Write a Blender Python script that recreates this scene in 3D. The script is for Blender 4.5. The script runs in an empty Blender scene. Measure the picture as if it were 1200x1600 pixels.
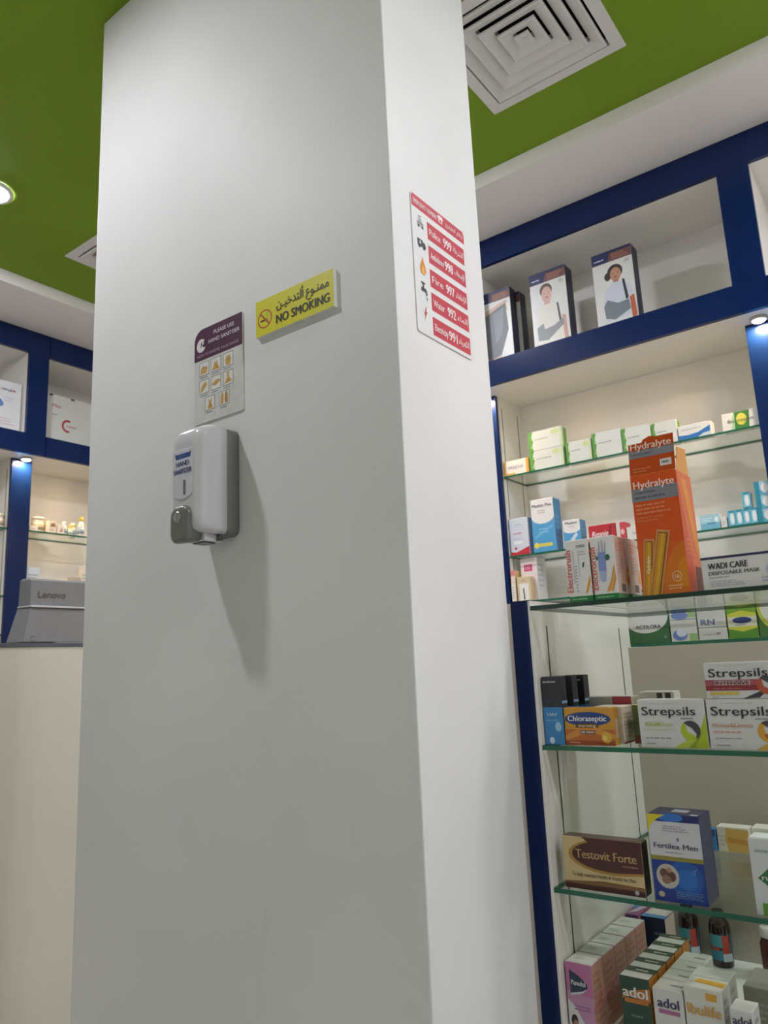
import bpy, bmesh, math, random
from mathutils import Matrix, Vector
random.seed(7)
PI = math.pi
sc = bpy.context.scene
col = sc.collection

# ---------------------------------------------------------------- camera, world, exposure
CAM_Z = 1.05
cam = bpy.data.cameras.new('camera')
cam.sensor_fit = 'VERTICAL'; cam.sensor_height = 24.0; cam.lens = 24.0 * 1185.23 / 1600.0
cam.clip_start = 0.02
cam.dof.use_dof = True; cam.dof.focus_distance = 1.75; cam.dof.aperture_fstop = 4.0
camo = bpy.data.objects.new('camera', cam); col.objects.link(camo)
Rm = (Matrix.Rotation(math.radians(36.8998), 4, 'Z') @ Matrix.Rotation(math.radians(101.4384), 4, 'X')
      @ Matrix.Rotation(math.radians(-2.5669), 4, 'Z'))
camo.matrix_world = Matrix.Translation((0, 0, CAM_Z)) @ Rm
sc.camera = camo
world = bpy.data.worlds.new('world'); sc.world = world; world.use_nodes = True
world.node_tree.nodes['Background'].inputs[0].default_value = (0.75, 0.8, 0.85, 1)
world.node_tree.nodes['Background'].inputs[1].default_value = 0.15
sc.view_settings.view_transform = 'Standard'; sc.view_settings.look = 'None'
sc.view_settings.gamma = 1.0; sc.view_settings.use_curve_mapping = False
sc.view_settings.exposure = 1.98
sc.cycles.diffuse_bounces = 6; sc.cycles.transparent_max_bounces = 16
LAMP_COOL = 110.0      # ceiling downlights
LAMP_WARM = 230.0      # small shelf spotlights

# ---------------------------------------------------------------- materials
def C(h):
    h = h.lstrip('#'); r = [int(h[i:i+2], 16) / 255 for i in (0, 2, 4)]
    return tuple(((c + .055) / 1.055) ** 2.4 if c > .04045 else c / 12.92 for c in r) + (1,)
MATS = {}
def mat(name, colr, rough=.5, metal=0, spec=.5, var=.06, nscale=40, bump=0, bscale=60, coat=0, stretch=None):
    if name in MATS: return MATS[name]
    if isinstance(colr, str): colr = C(colr)
    m = bpy.data.materials.new(name); m.use_nodes = True
    nt = m.node_tree; b = nt.nodes['Principled BSDF']
    b.inputs['Roughness'].default_value = rough; b.inputs['Metallic'].default_value = metal
    b.inputs['Specular IOR Level'].default_value = spec; b.inputs['Coat Weight'].default_value = coat
    tc = nt.nodes.new('ShaderNodeTexCoord')
    src = tc.outputs['Object']
    if stretch:
        mp = nt.nodes.new('ShaderNodeMapping'); mp.inputs['Scale'].default_value = stretch
        nt.links.new(src, mp.inputs[0]); src = mp.outputs[0]
    n = nt.nodes.new('ShaderNodeTexNoise'); n.inputs['Scale'].default_value = nscale; n.inputs['Detail'].default_value = 4
    nt.links.new(src, n.inputs['Vector'])
    rp = nt.nodes.new('ShaderNodeValToRGB')
    rp.color_ramp.elements[0].position = .3; rp.color_ramp.elements[1].position = .7
    rp.color_ramp.elements[0].color = tuple(c * (1 - var) for c in colr[:3]) + (1,)
    rp.color_ramp.elements[1].color = tuple(min(1, c * (1 + var)) for c in colr[:3]) + (1,)
    nt.links.new(n.outputs['Fac'], rp.inputs[0]); nt.links.new(rp.outputs[0], b.inputs['Base Color'])
    if bump:
        n2 = nt.nodes.new('ShaderNodeTexNoise'); n2.inputs['Scale'].default_value = bscale
        nt.links.new(tc.outputs['Object'], n2.inputs['Vector'])
        bp = nt.nodes.new('ShaderNodeBump'); bp.inputs['Strength'].default_value = bump; bp.inputs['Distance'].default_value = .002
        nt.links.new(n2.outputs['Fac'], bp.inputs['Height']); nt.links.new(bp.outputs[0], b.inputs['Normal'])
    MATS[name] = m
    return m
def card(h, rough=.38): return mat('card_' + h.strip('#') + ('' if rough == .38 else '_%d' % (rough * 100)), h, rough, var=.025, nscale=25)
def ink(h): return mat('ink_' + h.strip('#'), h, .45, var=.02, nscale=30)
def emitter(name, colr, s):
    m = bpy.data.materials.new(name); m.use_nodes = True; nt = m.node_tree
    nt.nodes.remove(nt.nodes['Principled BSDF']); e = nt.nodes.new('ShaderNodeEmission')
    e.inputs[0].default_value = colr; e.inputs[1].default_value = s
    nt.links.new(e.outputs[0], nt.nodes['Material Output'].inputs[0]); return m
def glass_mat(name, tint, gloss=.06):
    m = bpy.data.materials.new(name); m.use_nodes = True; nt = m.node_tree
    nt.nodes.remove(nt.nodes['Principled BSDF'])
    t = nt.nodes.new('ShaderNodeBsdfTransparent'); t.inputs[0].default_value = tint
    g = nt.nodes.new('ShaderNodeBsdfGlossy'); g.inputs['Roughness'].default_value = .04
    lw = nt.nodes.new('ShaderNodeLayerWeight'); lw.inputs[0].default_value = .5
    pw = nt.nodes.new('ShaderNodeMath'); pw.operation = 'POWER'; pw.inputs[1].default_value = 4.0
    fr = nt.nodes.new('ShaderNodeMath'); fr.operation = 'MULTIPLY_ADD'; fr.inputs[1].default_value = .35; fr.inputs[2].default_value = .025
    nt.links.new(lw.outputs['Facing'], pw.inputs[0]); nt.links.new(pw.outputs[0], fr.inputs[0])
    mx = nt.nodes.new('ShaderNodeMixShader')
    nt.links.new(fr.outputs[0], mx.inputs[0]); nt.links.new(t.outputs[0], mx.inputs[1]); nt.links.new(g.outputs[0], mx.inputs[2])
    nt.links.new(mx.outputs[0], nt.nodes['Material Output'].inputs[0]); return m

M_PILLAR = mat('pillar_laminate', (.74, .74, .73, 1), .55, var=.05, nscale=2.2, bump=.05, bscale=9)
def add_scuffs(m):
    nt = m.node_tree; b = nt.nodes['Principled BSDF']; lk = b.inputs['Base Color'].links[0]; src = lk.from_socket
    tc = nt.nodes.new('ShaderNodeTexCoord'); mp = nt.nodes.new('ShaderNodeMapping'); mp.inputs['Scale'].default_value = (9, 9, 3.5)
    n = nt.nodes.new('ShaderNodeTexNoise'); n.inputs['Scale'].default_value = 1.6; n.inputs['Detail'].default_value = 8; n.inputs['Roughness'].default_value = .7
    rp = nt.nodes.new('ShaderNodeValToRGB'); rp.color_ramp.elements[0].position = .62; rp.color_ramp.elements[1].position = .82
    rp.color_ramp.elements[0].color = (1, 1, 1, 1); rp.color_ramp.elements[1].color = (.80, .785, .76, 1)
    mx = nt.nodes.new('ShaderNodeMix'); mx.data_type = 'RGBA'; mx.blend_type = 'MULTIPLY'; mx.inputs[0].default_value = .55
    nt.links.new(tc.outputs['Object'], mp.inputs[0]); nt.links.new(mp.outputs[0], n.inputs['Vector']); nt.links.new(n.outputs['Fac'], rp.inputs[0])
    nt.links.new(src, mx.inputs[6]); nt.links.new(rp.outputs[0], mx.inputs[7]); nt.links.new(mx.outputs[2], b.inputs['Base Color'])
add_scuffs(M_PILLAR)
M_WALL = mat('wall_paint', (.80, .80, .78, 1), .6, nscale=3)
M_GREEN = mat('green_ceiling_paint', (.195, .315, .016, 1), .6, spec=.25, var=.03, nscale=2)
M_SOFFIT = mat('soffit_paint', (.90, .865, .845, 1), .55, var=.02, nscale=4)
M_BLUE = mat('blue_laminate', (.003, .016, .085, 1), .22, spec=.3, var=.05, nscale=6)
M_WHITE = mat('white_laminate', (.82, .80, .75, 1), .28, var=.02, nscale=5)
M_WHITEG = mat('white_gloss_panel', (.70, .68, .62, 1), .18, var=.02, nscale=5)
M_BACK = mat('beige_back_panel', (.47, .43, .355, 1), .25, var=.03, nscale=3)
M_COUNTER = mat('cream_counter_laminate', (.66, .65, .57, 1), .3, var=.03, nscale=2)
M_SLOT = mat('dark_slot', (.03, .03, .028, 1), .6)
M_GLASS = glass_mat('shelf_glass', (.955, .98, .962, 1))
M_GEDGE = mat('glass_edge', (.012, .12, .065, 1), .12, var=.1, nscale=12)
M_GEDGE_D = mat('glass_edge_dark', (.006, .035, .02, 1), .1, var=.1, nscale=12)
M_METAL = mat('brushed_metal', (.55, .55, .55, 1), .3, metal=1)
M_VENT = mat('vent_enamel', (.72, .70, .68, 1), .45, var=.02)
M_DUCT = mat('duct_black', (.012, .012, .012, 1), .8)
M_PLASTIC = mat('white_abs', (.62, .61, .64, 1), .12, var=.01, coat=.3)
M_PLASTIC2 = mat('lavender_abs', (.62, .61, .68, 1), .14, var=.01)
M_GREYP = mat('grey_abs', (.155, .16, .14, 1), .3, var=.03)
M_GREYD = mat('dark_grey_abs', (.06, .062, .055, 1), .3, var=.03)
M_MON = mat('monitor_grey', (.20, .205, .21, 1), .4, var=.03)
M_MONL = mat('monitor_grey_light', (.40, .405, .41, 1), .3, var=.02)
M_LAMPC = emitter('downlight_lens', (.98, .955, 1.04, 1), LAMP_COOL)
M_LAMPW = emitter('spotlight_lens', (1, .68, .36, 1), LAMP_WARM)

# ---------------------------------------------------------------- mesh helpers
class MB:
    def __init__(s): s.v = []; s.f = []; s.m = []; s.sm = []
    def add(s, vs, fs, mi=0, smooth=False):
        o = len(s.v); s.v += [tuple(p) for p in vs]
        for f in fs: s.f.append(tuple(i + o for i in f)); s.m.append(mi); s.sm.append(smooth)
        return s
    def box(s, x0, x1, y0, y1, z0, z1, mi=0):
        vs = [(x, y, z) for z in (z0, z1) for y in (y0, y1) for x in (x0, x1)]
        return s.add(vs, [(0, 2, 3, 1), (4, 5, 7, 6), (0, 1, 5, 4), (2, 6, 7, 3), (0, 4, 6, 2), (1, 3, 7, 5)], mi)
    def rings(s, rings, mi=0, smooth=True, cap0=True, cap1=True):
        n = len(rings[0]); vs = [p for r in rings for p in r]; fs = []
        for k in range(len(rings) - 1):
            for i in range(n):
                j = (i + 1) % n; fs.append((k*n + i, k*n + j, (k+1)*n + j, (k+1)*n + i))
        o = len(s.v); s.add(vs, fs, mi, smooth)
        if cap0: s.f.append(tuple(o + i for i in reversed(range(n)))); s.m.append(mi); s.sm.append(False)
        if cap1: s.f.append(tuple(o + (len(rings)-1)*n + i for i in range(n))); s.m.append(mi); s.sm.append(False)
        return s
    def lathe(s, prof, n=20, mi=0, sx=1, sy=1, cx=0, cy=0):
        return s.rings([[(cx + r*sx*math.cos(2*PI*i/n), cy + r*sy*math.sin(2*PI*i/n), z) for i in range(n)] for r, z in prof], mi)
    def tube(s, a, b, r, n=10, mi=0):
        a = Vector(a); b = Vector(b); d = (b - a).normalized(); u = d.orthogonal().normalized(); w = d.cross(u)
        return s.rings([[tuple(p + u*r*math.cos(2*PI*i/n) + w*r*math.sin(2*PI*i/n)) for i in range(n)] for p in (a, b)], mi)
    def build(s, name, mats, parent=None, bevel=0, segs=2):
        me = bpy.data.meshes.new(name); me.from_pydata(s.v, [], s.f)
        if not isinstance(mats, (list, tuple)): mats = [mats]
        for m in mats: me.materials.append(m)
        for p, mi, sm in zip(me.polygons, s.m, s.sm): p.material_index = mi; p.use_smooth = sm
        bm = bmesh.new(); bm.from_mesh(me)
        bmesh.ops.remove_doubles(bm, verts=bm.verts, dist=1e-6)
        if bevel:
            ed = [e for e in bm.edges if len(e.link_faces) == 2 and e.calc_face_angle(0) > .6]
            bmesh.ops.bevel(bm, geom=ed, offset=bevel, segments=segs, affect='EDGES', profile=.5, clamp_overlap=True)
        bmesh.ops.recalc_face_normals(bm, faces=bm.faces)
        bm.to_mesh(me); bm.free(); me.update()
        o = bpy.data.objects.new(name, me); col.objects.link(o)
        if parent is not None: o.parent = parent
        return o
def bx(name, x0, x1, y0, y1, z0, z1, m, parent=None, bevel=0):
    return MB().box(x0, x1, y0, y1, z0, z1).build(name, m, parent, bevel)
def empty(name, loc=(0, 0, 0), rz=0):
    o = bpy.data.objects.new(name, None); col.objects.link(o); o.location = loc; o.rotation_euler.z = rz; o.empty_display_size = .1
    return o
def tag(o, label=None, cat=None, group=None, kind=None):
    if label: o['label'] = label
    if cat: o['category'] = cat
    if group: o['group'] = group
    if kind: o['kind'] = kind
    return o
def struct(o): o['kind'] = 'structure'; return o
def rrect(w, h, r, n=5, cx=0, cz=0):
    pts = []
    for sx, sz, a0 in ((1, 1, 0), (-1, 1, 90), (-1, -1, 180), (1, -1, 270)):
        for k in range(n + 1):
            a = math.radians(a0 + 90 * k / n)
            pts.append((cx + sx*(w/2 - r) + r*math.cos(a), cz + sz*(h/2 - r) + r*math.sin(a)))
    return pts

# ---------------------------------------------------------------- lettering and print
TXT = {}
def text_geo(s):
    if s in TXT: return TXT[s]
    cu = bpy.data.curves.new('lettering', 'FONT'); cu.body = s; cu.size = 10; cu.resolution_u = 3
    ob = bpy.data.objects.new('lettering', cu); col.objects.link(ob)
    dg = bpy.context.evaluated_depsgraph_get()
    me = bpy.data.meshes.new_from_object(ob.evaluated_get(dg))
    vs = [(v.co.x / 10, v.co.y / 10) for v in me.vertices]; fs = [tuple(p.vertices) for p in me.polygons]
    bpy.data.objects.remove(ob); bpy.data.curves.remove(cu); bpy.data.meshes.remove(me)
    x0 = min(v[0] for v in vs); x1 = max(v[0] for v in vs)
    TXT[s] = ([(v[0] - x0, v[1]) for v in vs], fs, x1 - x0)
    return TXT[s]
# Arabic letters: isolated, final, initial, medial
AR = {'ا': (0xFE8D, 0xFE8E, 0, 0), 'أ': (0xFE83, 0xFE84, 0, 0), 'إ': (0xFE87, 0xFE88, 0, 0), 'ة': (0xFE93, 0xFE94, 0, 0), 'ت': (0xFE95, 0xFE96, 0xFE97, 0xFE98),
      'خ': (0xFEA5, 0xFEA6, 0xFEA7, 0xFEA8), 'د': (0xFEA9, 0xFEAA, 0, 0), 'ر': (0xFEAD, 0xFEAE, 0, 0), 'س': (0xFEB1, 0xFEB2, 0xFEB3, 0xFEB4),
      'ش': (0xFEB5, 0xFEB6, 0xFEB7, 0xFEB8), 'ط': (0xFEC1, 0xFEC2, 0xFEC3, 0xFEC4), 'ع': (0xFEC9, 0xFECA, 0xFECB, 0xFECC), 'ف': (0xFED1, 0xFED2, 0xFED3, 0xFED4),
      'ق': (0xFED5, 0xFED6, 0xFED7, 0xFED8), 'ك': (0xFED9, 0xFEDA, 0xFEDB, 0xFEDC), 'ل': (0xFEDD, 0xFEDE, 0xFEDF, 0xFEE0), 'م': (0xFEE1, 0xFEE2, 0xFEE3, 0xFEE4),
      'ن': (0xFEE5, 0xFEE6, 0xFEE7, 0xFEE8), 'ه': (0xFEE9, 0xFEEA, 0xFEEB, 0xFEEC), 'و': (0xFEED, 0xFEEE, 0, 0), 'ي': (0xFEF1, 0xFEF2, 0xFEF3, 0xFEF4),
      'ب': (0xFE8F, 0xFE90, 0xFE91, 0xFE92), 'ئ': (0xFE89, 0xFE8A, 0xFE8B, 0xFE8C), 'ء': (0xFE80, 0, 0, 0), 'ـ': (0x640, 0x640, 0x640, 0x640)}
def arabic(s):
    out = []
    for i, ch in enumerate(s):
        if ch not in AR: out.append(ch); continue
        prev = i > 0 and s[i-1] in AR and AR[s[i-1]][2] != 0
        nxt = i + 1 < len(s) and s[i+1] in AR and AR[s[i+1]][1] != 0
        f = AR[ch]
        c = f[3] if prev and nxt and f[3] else f[1] if prev and f[1] else f[2] if nxt and f[2] else f[0]
        out.append(chr(c))
    return ''.join(reversed(out))

def prints(parent, org, ux, vx, w, h, specs, name='printed_face', lname='lettering'):
    """flat print on a face: org = lower left corner, ux / vx unit vectors; coordinates are fractions of w, h"""
    ux = Vector(ux); vx = Vector(vx); n = ux.cross(vx); org = Vector(org)
    pm = MB(); tm = MB(); pmats = []; tmats = []; lay = [0]
    def P(u, v, d): return tuple(org + ux*(u*w) + vx*(v*h) + n*d)
    def slot(L, c):
        m = ink(c)
        if m not in L: L.append(m)
        return L.index(m)
    def poly(pts, c):
        lay[0] += 1; d = .00012 + .00005 * lay[0]
        pm.add([P(u, v, d) for u, v in pts], [tuple(range(len(pts)))], slot(pmats, c))
    def text(s, u, v, hh, c, al='c', fit=None, bold=0, sh=0, rot=0, asp=1):
        vs, fs, tw = text_geo(s)
        size = hh * h / .72          # cap height is about .72 of the size
        sx = size * asp
        if fit: sx = fit * w / tw
        ox = {'c': -tw * sx / 2, 'l': 0, 'r': -tw * sx}[al]
        ca, sa = math.cos(rot), math.sin(rot)
        for k, dx in enumerate((0,) if not bold else (-bold, 0, bold)):
            pts = []
            for a, b in vs:
                x = a*sx + ox + b*size*sh + dx*size; y = b*size + (0 if not bold else 0)
                x, y = x*ca - y*sa, x*sa + y*ca
                pts.append(tuple(org + ux*(u*w + x) + vx*(v*h + y) + n*(.00085 + .00003*k)))
            tm.add(pts, fs, slot(tmats, c))
    for q in specs:
        k = q[0]
        if k == 'r': _, a, b, c2, d2, cc = q; poly([(a, b), (c2, b), (c2, d2), (a, d2)], cc)
        elif k == 'p': poly(q[1], q[2])
        elif k == 'e':
            _, cu, cv, ru, rv, cc = q[:6]; a0, a1 = q[6:8] if len(q) > 7 else (0, 360)
            N = 28; poly([(cu + ru*math.cos(math.radians(a0 + (a1-a0)*i/(N-(1 if a1-a0 < 360 else 0)))), cv + rv*math.sin(math.radians(a0 + (a1-a0)*i/(N-(1 if a1-a0 < 360 else 0))))) for i in range(N)], cc)
        elif k == 'ring':
            _, cu, cv, ru, rv, t, cc = q[:7]; a0, a1 = q[7:9] if len(q) > 8 else (0, 360); N = 24
            for i in range(N):
                t0 = math.radians(a0 + (a1-a0)*i/N); t1 = math.radians(a0 + (a1-a0)*(i+1)/N)
                lay[0] -= (1 if i else 0)
                poly([(cu + ru*math.cos(t0), cv + rv*math.sin(t0)), (cu + ru*math.cos(t1), cv + rv*math.sin(t1)), (cu + ru*(1-t)*math.cos(t1), cv + rv*(1-t)*math.sin(t1)), (cu + ru*(1-t)*math.cos(t0), cv + rv*(1-t)*math.sin(t0))], cc)
        elif k == 'l':
            _, a, b, c2, d2, nn, cc = q
            st = (d2 - b) / nn
            for i in range(nn):
                y = b + st*(i + .25); e = c2 - (c2 - a) * random.uniform(0, .3); x = a
                while x < e - .01:
                    ww = min(e - x, (c2 - a) * random.uniform(.06, .2)); poly([(x, y), (x + ww, y), (x + ww, y + st*.45), (x, y + st*.45)], cc); lay[0] -= 1
                    x += ww + (c2 - a) * .03
            lay[0] += 1
        elif k == 't': text(*q[1:5], q[5], **(q[6] if len(q) > 6 else {}))
    r = []
    if pm.f: r.append(pm.build(name, pmats, parent))
    if tm.f: r.append(tm.build(lname, tmats, parent))
    return r

def carton(name, label, x, yf, z, w, d, h, front, specs=(), right=None, top=None, sspecs=(), tspecs=(), rz=0, group=None, cat='box', tilt=0, left=None):
    """a folded card carton; (x, yf, z) = front lower left corner for rz = 0, front faces local -y"""
    mats = [card(front), card(right or front), card(top or front), card(left or right or front)]
    bm = bmesh.new(); bmesh.ops.create_cube(bm, size=1)
    for v in bm.verts: v.co = Vector((v.co.x * w, v.co.y * d, (v.co.z + .5) * h))
    bmesh.ops.bevel(bm, geom=bm.edges[:], offset=min(.0009, w*.03), segments=1, affect='EDGES')
    for f in bm.faces:
        a = f.normal
        f.material_index = 2 if abs(a.z) > .8 else (1 if a.x > 0 else 3) if abs(a.x) > .8 else 0
    me = bpy.data.meshes.new(name); bm.to_mesh(me); bm.free()
    for m in mats: me.materials.append(m)
    o = bpy.data.objects.new(name, me); col.objects.link(o)
    off = Matrix.Rotation(rz, 3, 'Z') @ Vector((w/2, d/2, 0))
    o.location = (x + off.x, yf + off.y, z + .0004); o.rotation_euler.z = rz + tilt
    tag(o, label, cat, group)
    # tuck flap with its slit on the top
    MB().box(-w/2 + .0015, w/2 - .0015, -d/2 + .0012, d/2 - .0035, h, h + .0005).build('tuck_flap', mats[2], o)
    if specs: prints(o, (-w/2, -d/2, 0), (1, 0, 0), (0, 0, 1), w, h, specs, 'front_print', 'front_lettering')
    if sspecs: prints(o, (w/2, -d/2, 0), (0, 1, 0), (0, 0, 1), d, h, sspecs, 'side_print', 'side_lettering')
    if tspecs: prints(o, (-w/2, -d/2, h + .0005), (1, 0, 0), (0, 1, 0), w, d, tspecs, 'top_print', 'top_lettering')
    return o

# ---------------------------------------------------------------- room shell (world: z up, floor 0, camera over the origin)
CEIL = 2.95
XB, YB = -4.115, 3.14        # wall faces behind the shelving
XR, YN = 2.6, -2.7
XF, YF = -3.739, 2.7645      # front plane of upper shelving, left wall / back wall
REC = .129                   # posts stand back from the upper fascia by this much
BY, BX, BZ = 2.4215, -3.3345, 2.891   # bulkhead faces and its underside
mf = bpy.data.materials.new('floor_tile'); mf.use_nodes = True
nt = mf.node_tree; br = nt.nodes.new('ShaderNodeTexBrick'); tcn = nt.nodes.new('ShaderNodeTexCoord')
br.offset = 0; br.inputs['Scale'].default_value = 1.0; br.inputs['Brick Width'].default_value = .6; br.inputs['Row Height'].default_value = .6
br.inputs['Mortar Size'].default_value = .003; br.inputs['Color1'].default_value = (.50, .485, .47, 1); br.inputs['Color2'].default_value = (.53, .515, .50, 1); br.inputs['Mortar'].default_value = (.3, .29, .27, 1)
nt.links.new(tcn.outputs['Object'], br.inputs[0]); nt.links.new(br.outputs[0], nt.nodes['Principled BSDF'].inputs['Base Color']); nt.nodes['Principled BSDF'].inputs['Roughness'].default_value = .25
struct(bx('floor', XB - .1, XR + .1, YN - .1, YB + .1, -.1, 0, mf))
struct(bx('wall_left', XB - .1, XB, YN - .1, YB + .1, 0, CEIL + .3, M_WALL))
struct(bx('wall_back', XB, XR, YB, YB + .1, 0, CEIL + .3, M_WALL))
struct(bx('wall_right', XR, XR + .1, YN - .1, YB + .1, 0, CEIL + .3, M_WALL))
struct(bx('wall_front', XB, XR, YN - .1, YN, 0, CEIL + .3, M_WALL))
VENTS = [(-1.053, -.578, 1.686, 2.161), (-3.016, -2.541, 1.678, 2.153)]
xs = sorted([XB, XR] + [v for q in VENTS for v in (q[0] + .02, q[1] - .02)]); ys = sorted([YN, YB] + [v for q in VENTS for v in (q[2] + .02, q[3] - .02)])
cm = MB()
for i in range(len(xs) - 1):
    for j in range(len(ys) - 1):
        mx, my = (xs[i] + xs[i+1]) / 2, (ys[j] + ys[j+1]) / 2
        if any(a < mx < b and c < my < d for a, b, c, d in VENTS): continue
        cm.box(xs[i], xs[i+1], ys[j], ys[j+1], CEIL, CEIL + .02)
struct(cm.build('ceiling', M_GREEN))
struct(bx('trim_1', XB, XR, BY, YB, BZ, CEIL - .0005, M_SOFFIT))
struct(bx('trim_2', XB, BX, YN, BY, BZ, CEIL - .0005, M_SOFFIT))
PX0, PX1, PY0, PY1 = -1.7575, -.7515, 1.068, 1.4117
pil = struct(MB().box(PX0, PX1, PY0, PY1, 0, CEIL - .0005).build('wall_pillar', M_PILLAR, bevel=.003))
struct(bx('baseboard_pillar', PX0 - .012, PX1 + .012, PY0 - .012, PY1 + .012, 0, .08, M_WHITE))

# ---------------------------------------------------------------- ceiling fixtures
def air_vent(q, label):
    a, b, c, d = q; cx, cy, hs = (a + b)/2, (c + d)/2, (b - a)/2
    r = empty('air_diffuser', (cx, cy, CEIL)); tag(r, label, 'air vent', 'square ceiling air diffusers')
    def sq(s, z): return [(s, s, z), (-s, s, z), (-s, -s, z), (s, -s, z)]
    MB().rings([sq(hs, -.0005), sq(hs, -.005), sq(hs - .038, -.007), sq(hs - .042, .02)], smooth=False, cap0=False, cap1=False).build('flange', M_VENT, r)
    for k in range(4):
        s = hs - .046 - k * .043
        MB().rings([sq(s, -.004), sq(s, -.0115), sq(s - .006, -.0125), sq(s - .037, .004), sq(s - .040, .022), sq(s - .038, .022), sq(s - .034, .008)], smooth=False, cap0=False, cap1=False).build('vane', M_VENT, r)
    s = hs - .046 - 4 * .043 + .004
    MB().rings([sq(s, -.004), sq(s, -.0115), sq(s - .006, -.0125), sq(.001, .002)], smooth=False, cap0=False).build('center_cap', M_VENT, r)
    m = MB().rings([sq(hs - .03, .021), sq(hs - .03, .16)], smooth=False, cap0=False); m.build('duct_box', M_DUCT, r)
air_vent(VENTS[0], 'white square ceiling diffuser right of the pillar, its rings fully seen')
air_vent(VENTS[1], 'white ceiling diffuser left of the pillar, only a corner showing')
def downlight(x, y, label, rr=.062):
    r = empty('ceiling_downlight', (x, y, CEIL)); tag(r, label, 'ceiling light', 'round ceiling downlights')
    MB().rings([[(q*math.cos(2*PI*i/28), q*math.sin(2*PI*i/28), z) for i in range(28)] for q, z in ((rr + .022, -.0005), (rr + .02, -.006), (rr + .004, -.009), (rr, -.004))], cap0=False, cap1=False).build('trim_ring', M_VENT, r)
    MB().lathe([(rr, -.004), (rr*.97, -.009), (rr*.75, -.0115), (rr*.4, -.0125), (.004, -.013)], 24).build('lens', M_LAMPC, r)
downlight(-2.795, 1.235, 'lit round downlight in the green ceiling at the left edge of the photo')
downlight(-1.82, .29, 'lit round downlight in front of the pillar, above the hand sanitizer')
downlight(-1.8, 1.92, 'added unseen downlight behind the pillar, between the two air diffusers')  # added lamp, hidden by the pillar, brightens wall shelving and aisle
downlight(.40, 1.95, 'lit round downlight right of the air diffuser, above the glass display counter')
downlight(1.5, 1.92, 'added unseen downlight above the far end of the glass display counter')  # added out of view to lift the back wall shelving on the right
downlight(.66, .80, 'added unseen fill downlight overhead to the right of the viewer')  # added fill lamp for the display boxes and the pillar faces
downlight(1.5, .75, 'added unseen fill downlight far to the right of the viewer')  # extra lamp added out of view, more fill from the right

# ---------------------------------------------------------------- wall shelving
OT, OB, BB = 2.767, 2.320, 2.211     # upper opening top and floor, beam underside
SH1, SH2, SH3 = 1.838, 1.486, 1.290  # glass shelf tops
def glass_shelf(name, x0, x1, y0, y1, ztop, t, parent, edge=None):
    m = MB().box(x0, x1, y0, y1, ztop - t, ztop)
    m.m = [0, 0, 1, 1, 1, 1]
    return m.build(name, [M_GLASS, edge or M_GEDGE], parent)
def bay(org, rz, x0, x1, post, label, dep, group):
    """one shelving bay in wall coordinates: x along the wall, y = 0 at the fascia and growing into the wall"""
    r = empty('wall_shelving_bay', org, rz); tag(r, label, 'shelving', group)
    xe = x1 + post
    bx('header_panel', x0, xe, 0, .02, OT, BZ - .001, M_BLUE, r)
    bx('beam_panel', x0, xe, 0, .02, BB, OB, M_BLUE, r)
    bx('divider', x1, xe, 0, .02, OB, OT, M_BLUE, r)
    bx('cabinet_roof', x0 - .02, x1 + .02, .02, dep, OT, OT + .018, M_WHITE, r)
    bx('cabinet_floor', x0 - .02, x1 + .02, .02, dep, OB - .02, OB, M_WHITE, r)
    bx('liner', x0 - .018, x0, .0205, dep - .012, OB, OT, M_WHITE, r); bx('liner', x1, x1 + .018, .0205, dep - .012, OB, OT, M_WHITE, r)
    bx('cabinet_back', x0, x1, dep - .012, dep, OB, OT, M_WHITE, r)
    bx('overhang_board', x0 - .02, xe - .02, .0205, dep, BB + .0005, BB + .016, M_WHITE, r)
    bx('post', x1, xe, REC, REC + .018, .0, BB, M_BLUE, r)
    for a, b in ((x0 - .018, x0 + .0), (x1, x1 + .018)):
        bx('side_panel', a, b, REC + .0185, dep - .012, .46, BB, M_WHITE, r)
    bx('back_panel', x0 - .018, x1 + .018, dep - .012, dep, .46, BB, M_WHITE, r)
    for a in (x0, x1 - .0012):
        for yy in (REC + .045, dep - .05): bx('slotted_standard', a, a + .0012, yy, yy + .003, .48, BB - .05, M_SLOT, r)
    for zt in (SH1, SH2, SH3, 1.0, .73):
        glass_shelf('glass_shelf', x0 + .003, x1 - .003, REC + .012, dep - .015, zt, .008, r)
    bx('base_cabinet', x0 - .018, x1 + .018, REC, dep, .06, .46, M_WHITE, r)
    n = 2; w = (x1 - x0) / n
    for i in range(n):
        dr = bx('door', x0 + i*w + .002, x0 + (i+1)*w - .002, REC - .018, REC, .07, .45, M_WHITE, r, .0015)
        bx('handle', x0 + (i + .5)*w - .05, x0 + (i + .5)*w + .05, REC - .032, REC - .018, .40, .41, M_METAL, dr, .002)
    return r
def spotlight(org, rz, x, label):
    r = empty('shelf_spotlight', (0, 0, 0)); M = Matrix.Translation(org) @ Matrix.Rotation(rz, 4, 'Z') @ Matrix.Translation((x, REC - .04, BB))
    r.matrix_world = M; tag(r, label, 'spotlight', 'small spotlights under the shelving overhang')
    MB().lathe([(.03, 0), (.029, -.008), (.024, -.012), (.022, -.006)], 20).build('housing', M_METAL, r)
    MB().lathe([(.0225, -.0065), (.018, -.013), (.004, -.0155)], 16).build('lens', M_LAMPW, r)
DW = .1085
RB = (0, YF, 0); depR = YB - YF - .002; depL = XF - XB - .002; LB = (XF, 0, 0)
gR, gL = 'shelving bays along the back wall', 'shelving bays along the left wall'
bay(RB, 0, -2.672, -1.632, DW, 'blue and white shelving bay on the back wall hidden behind the pillar', depR, gR)
bay(RB, 0, -1.5205, -.4815, DW, 'blue framed shelving bay with glass shelves of medicine, right of the pillar', depR, gR)
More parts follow.
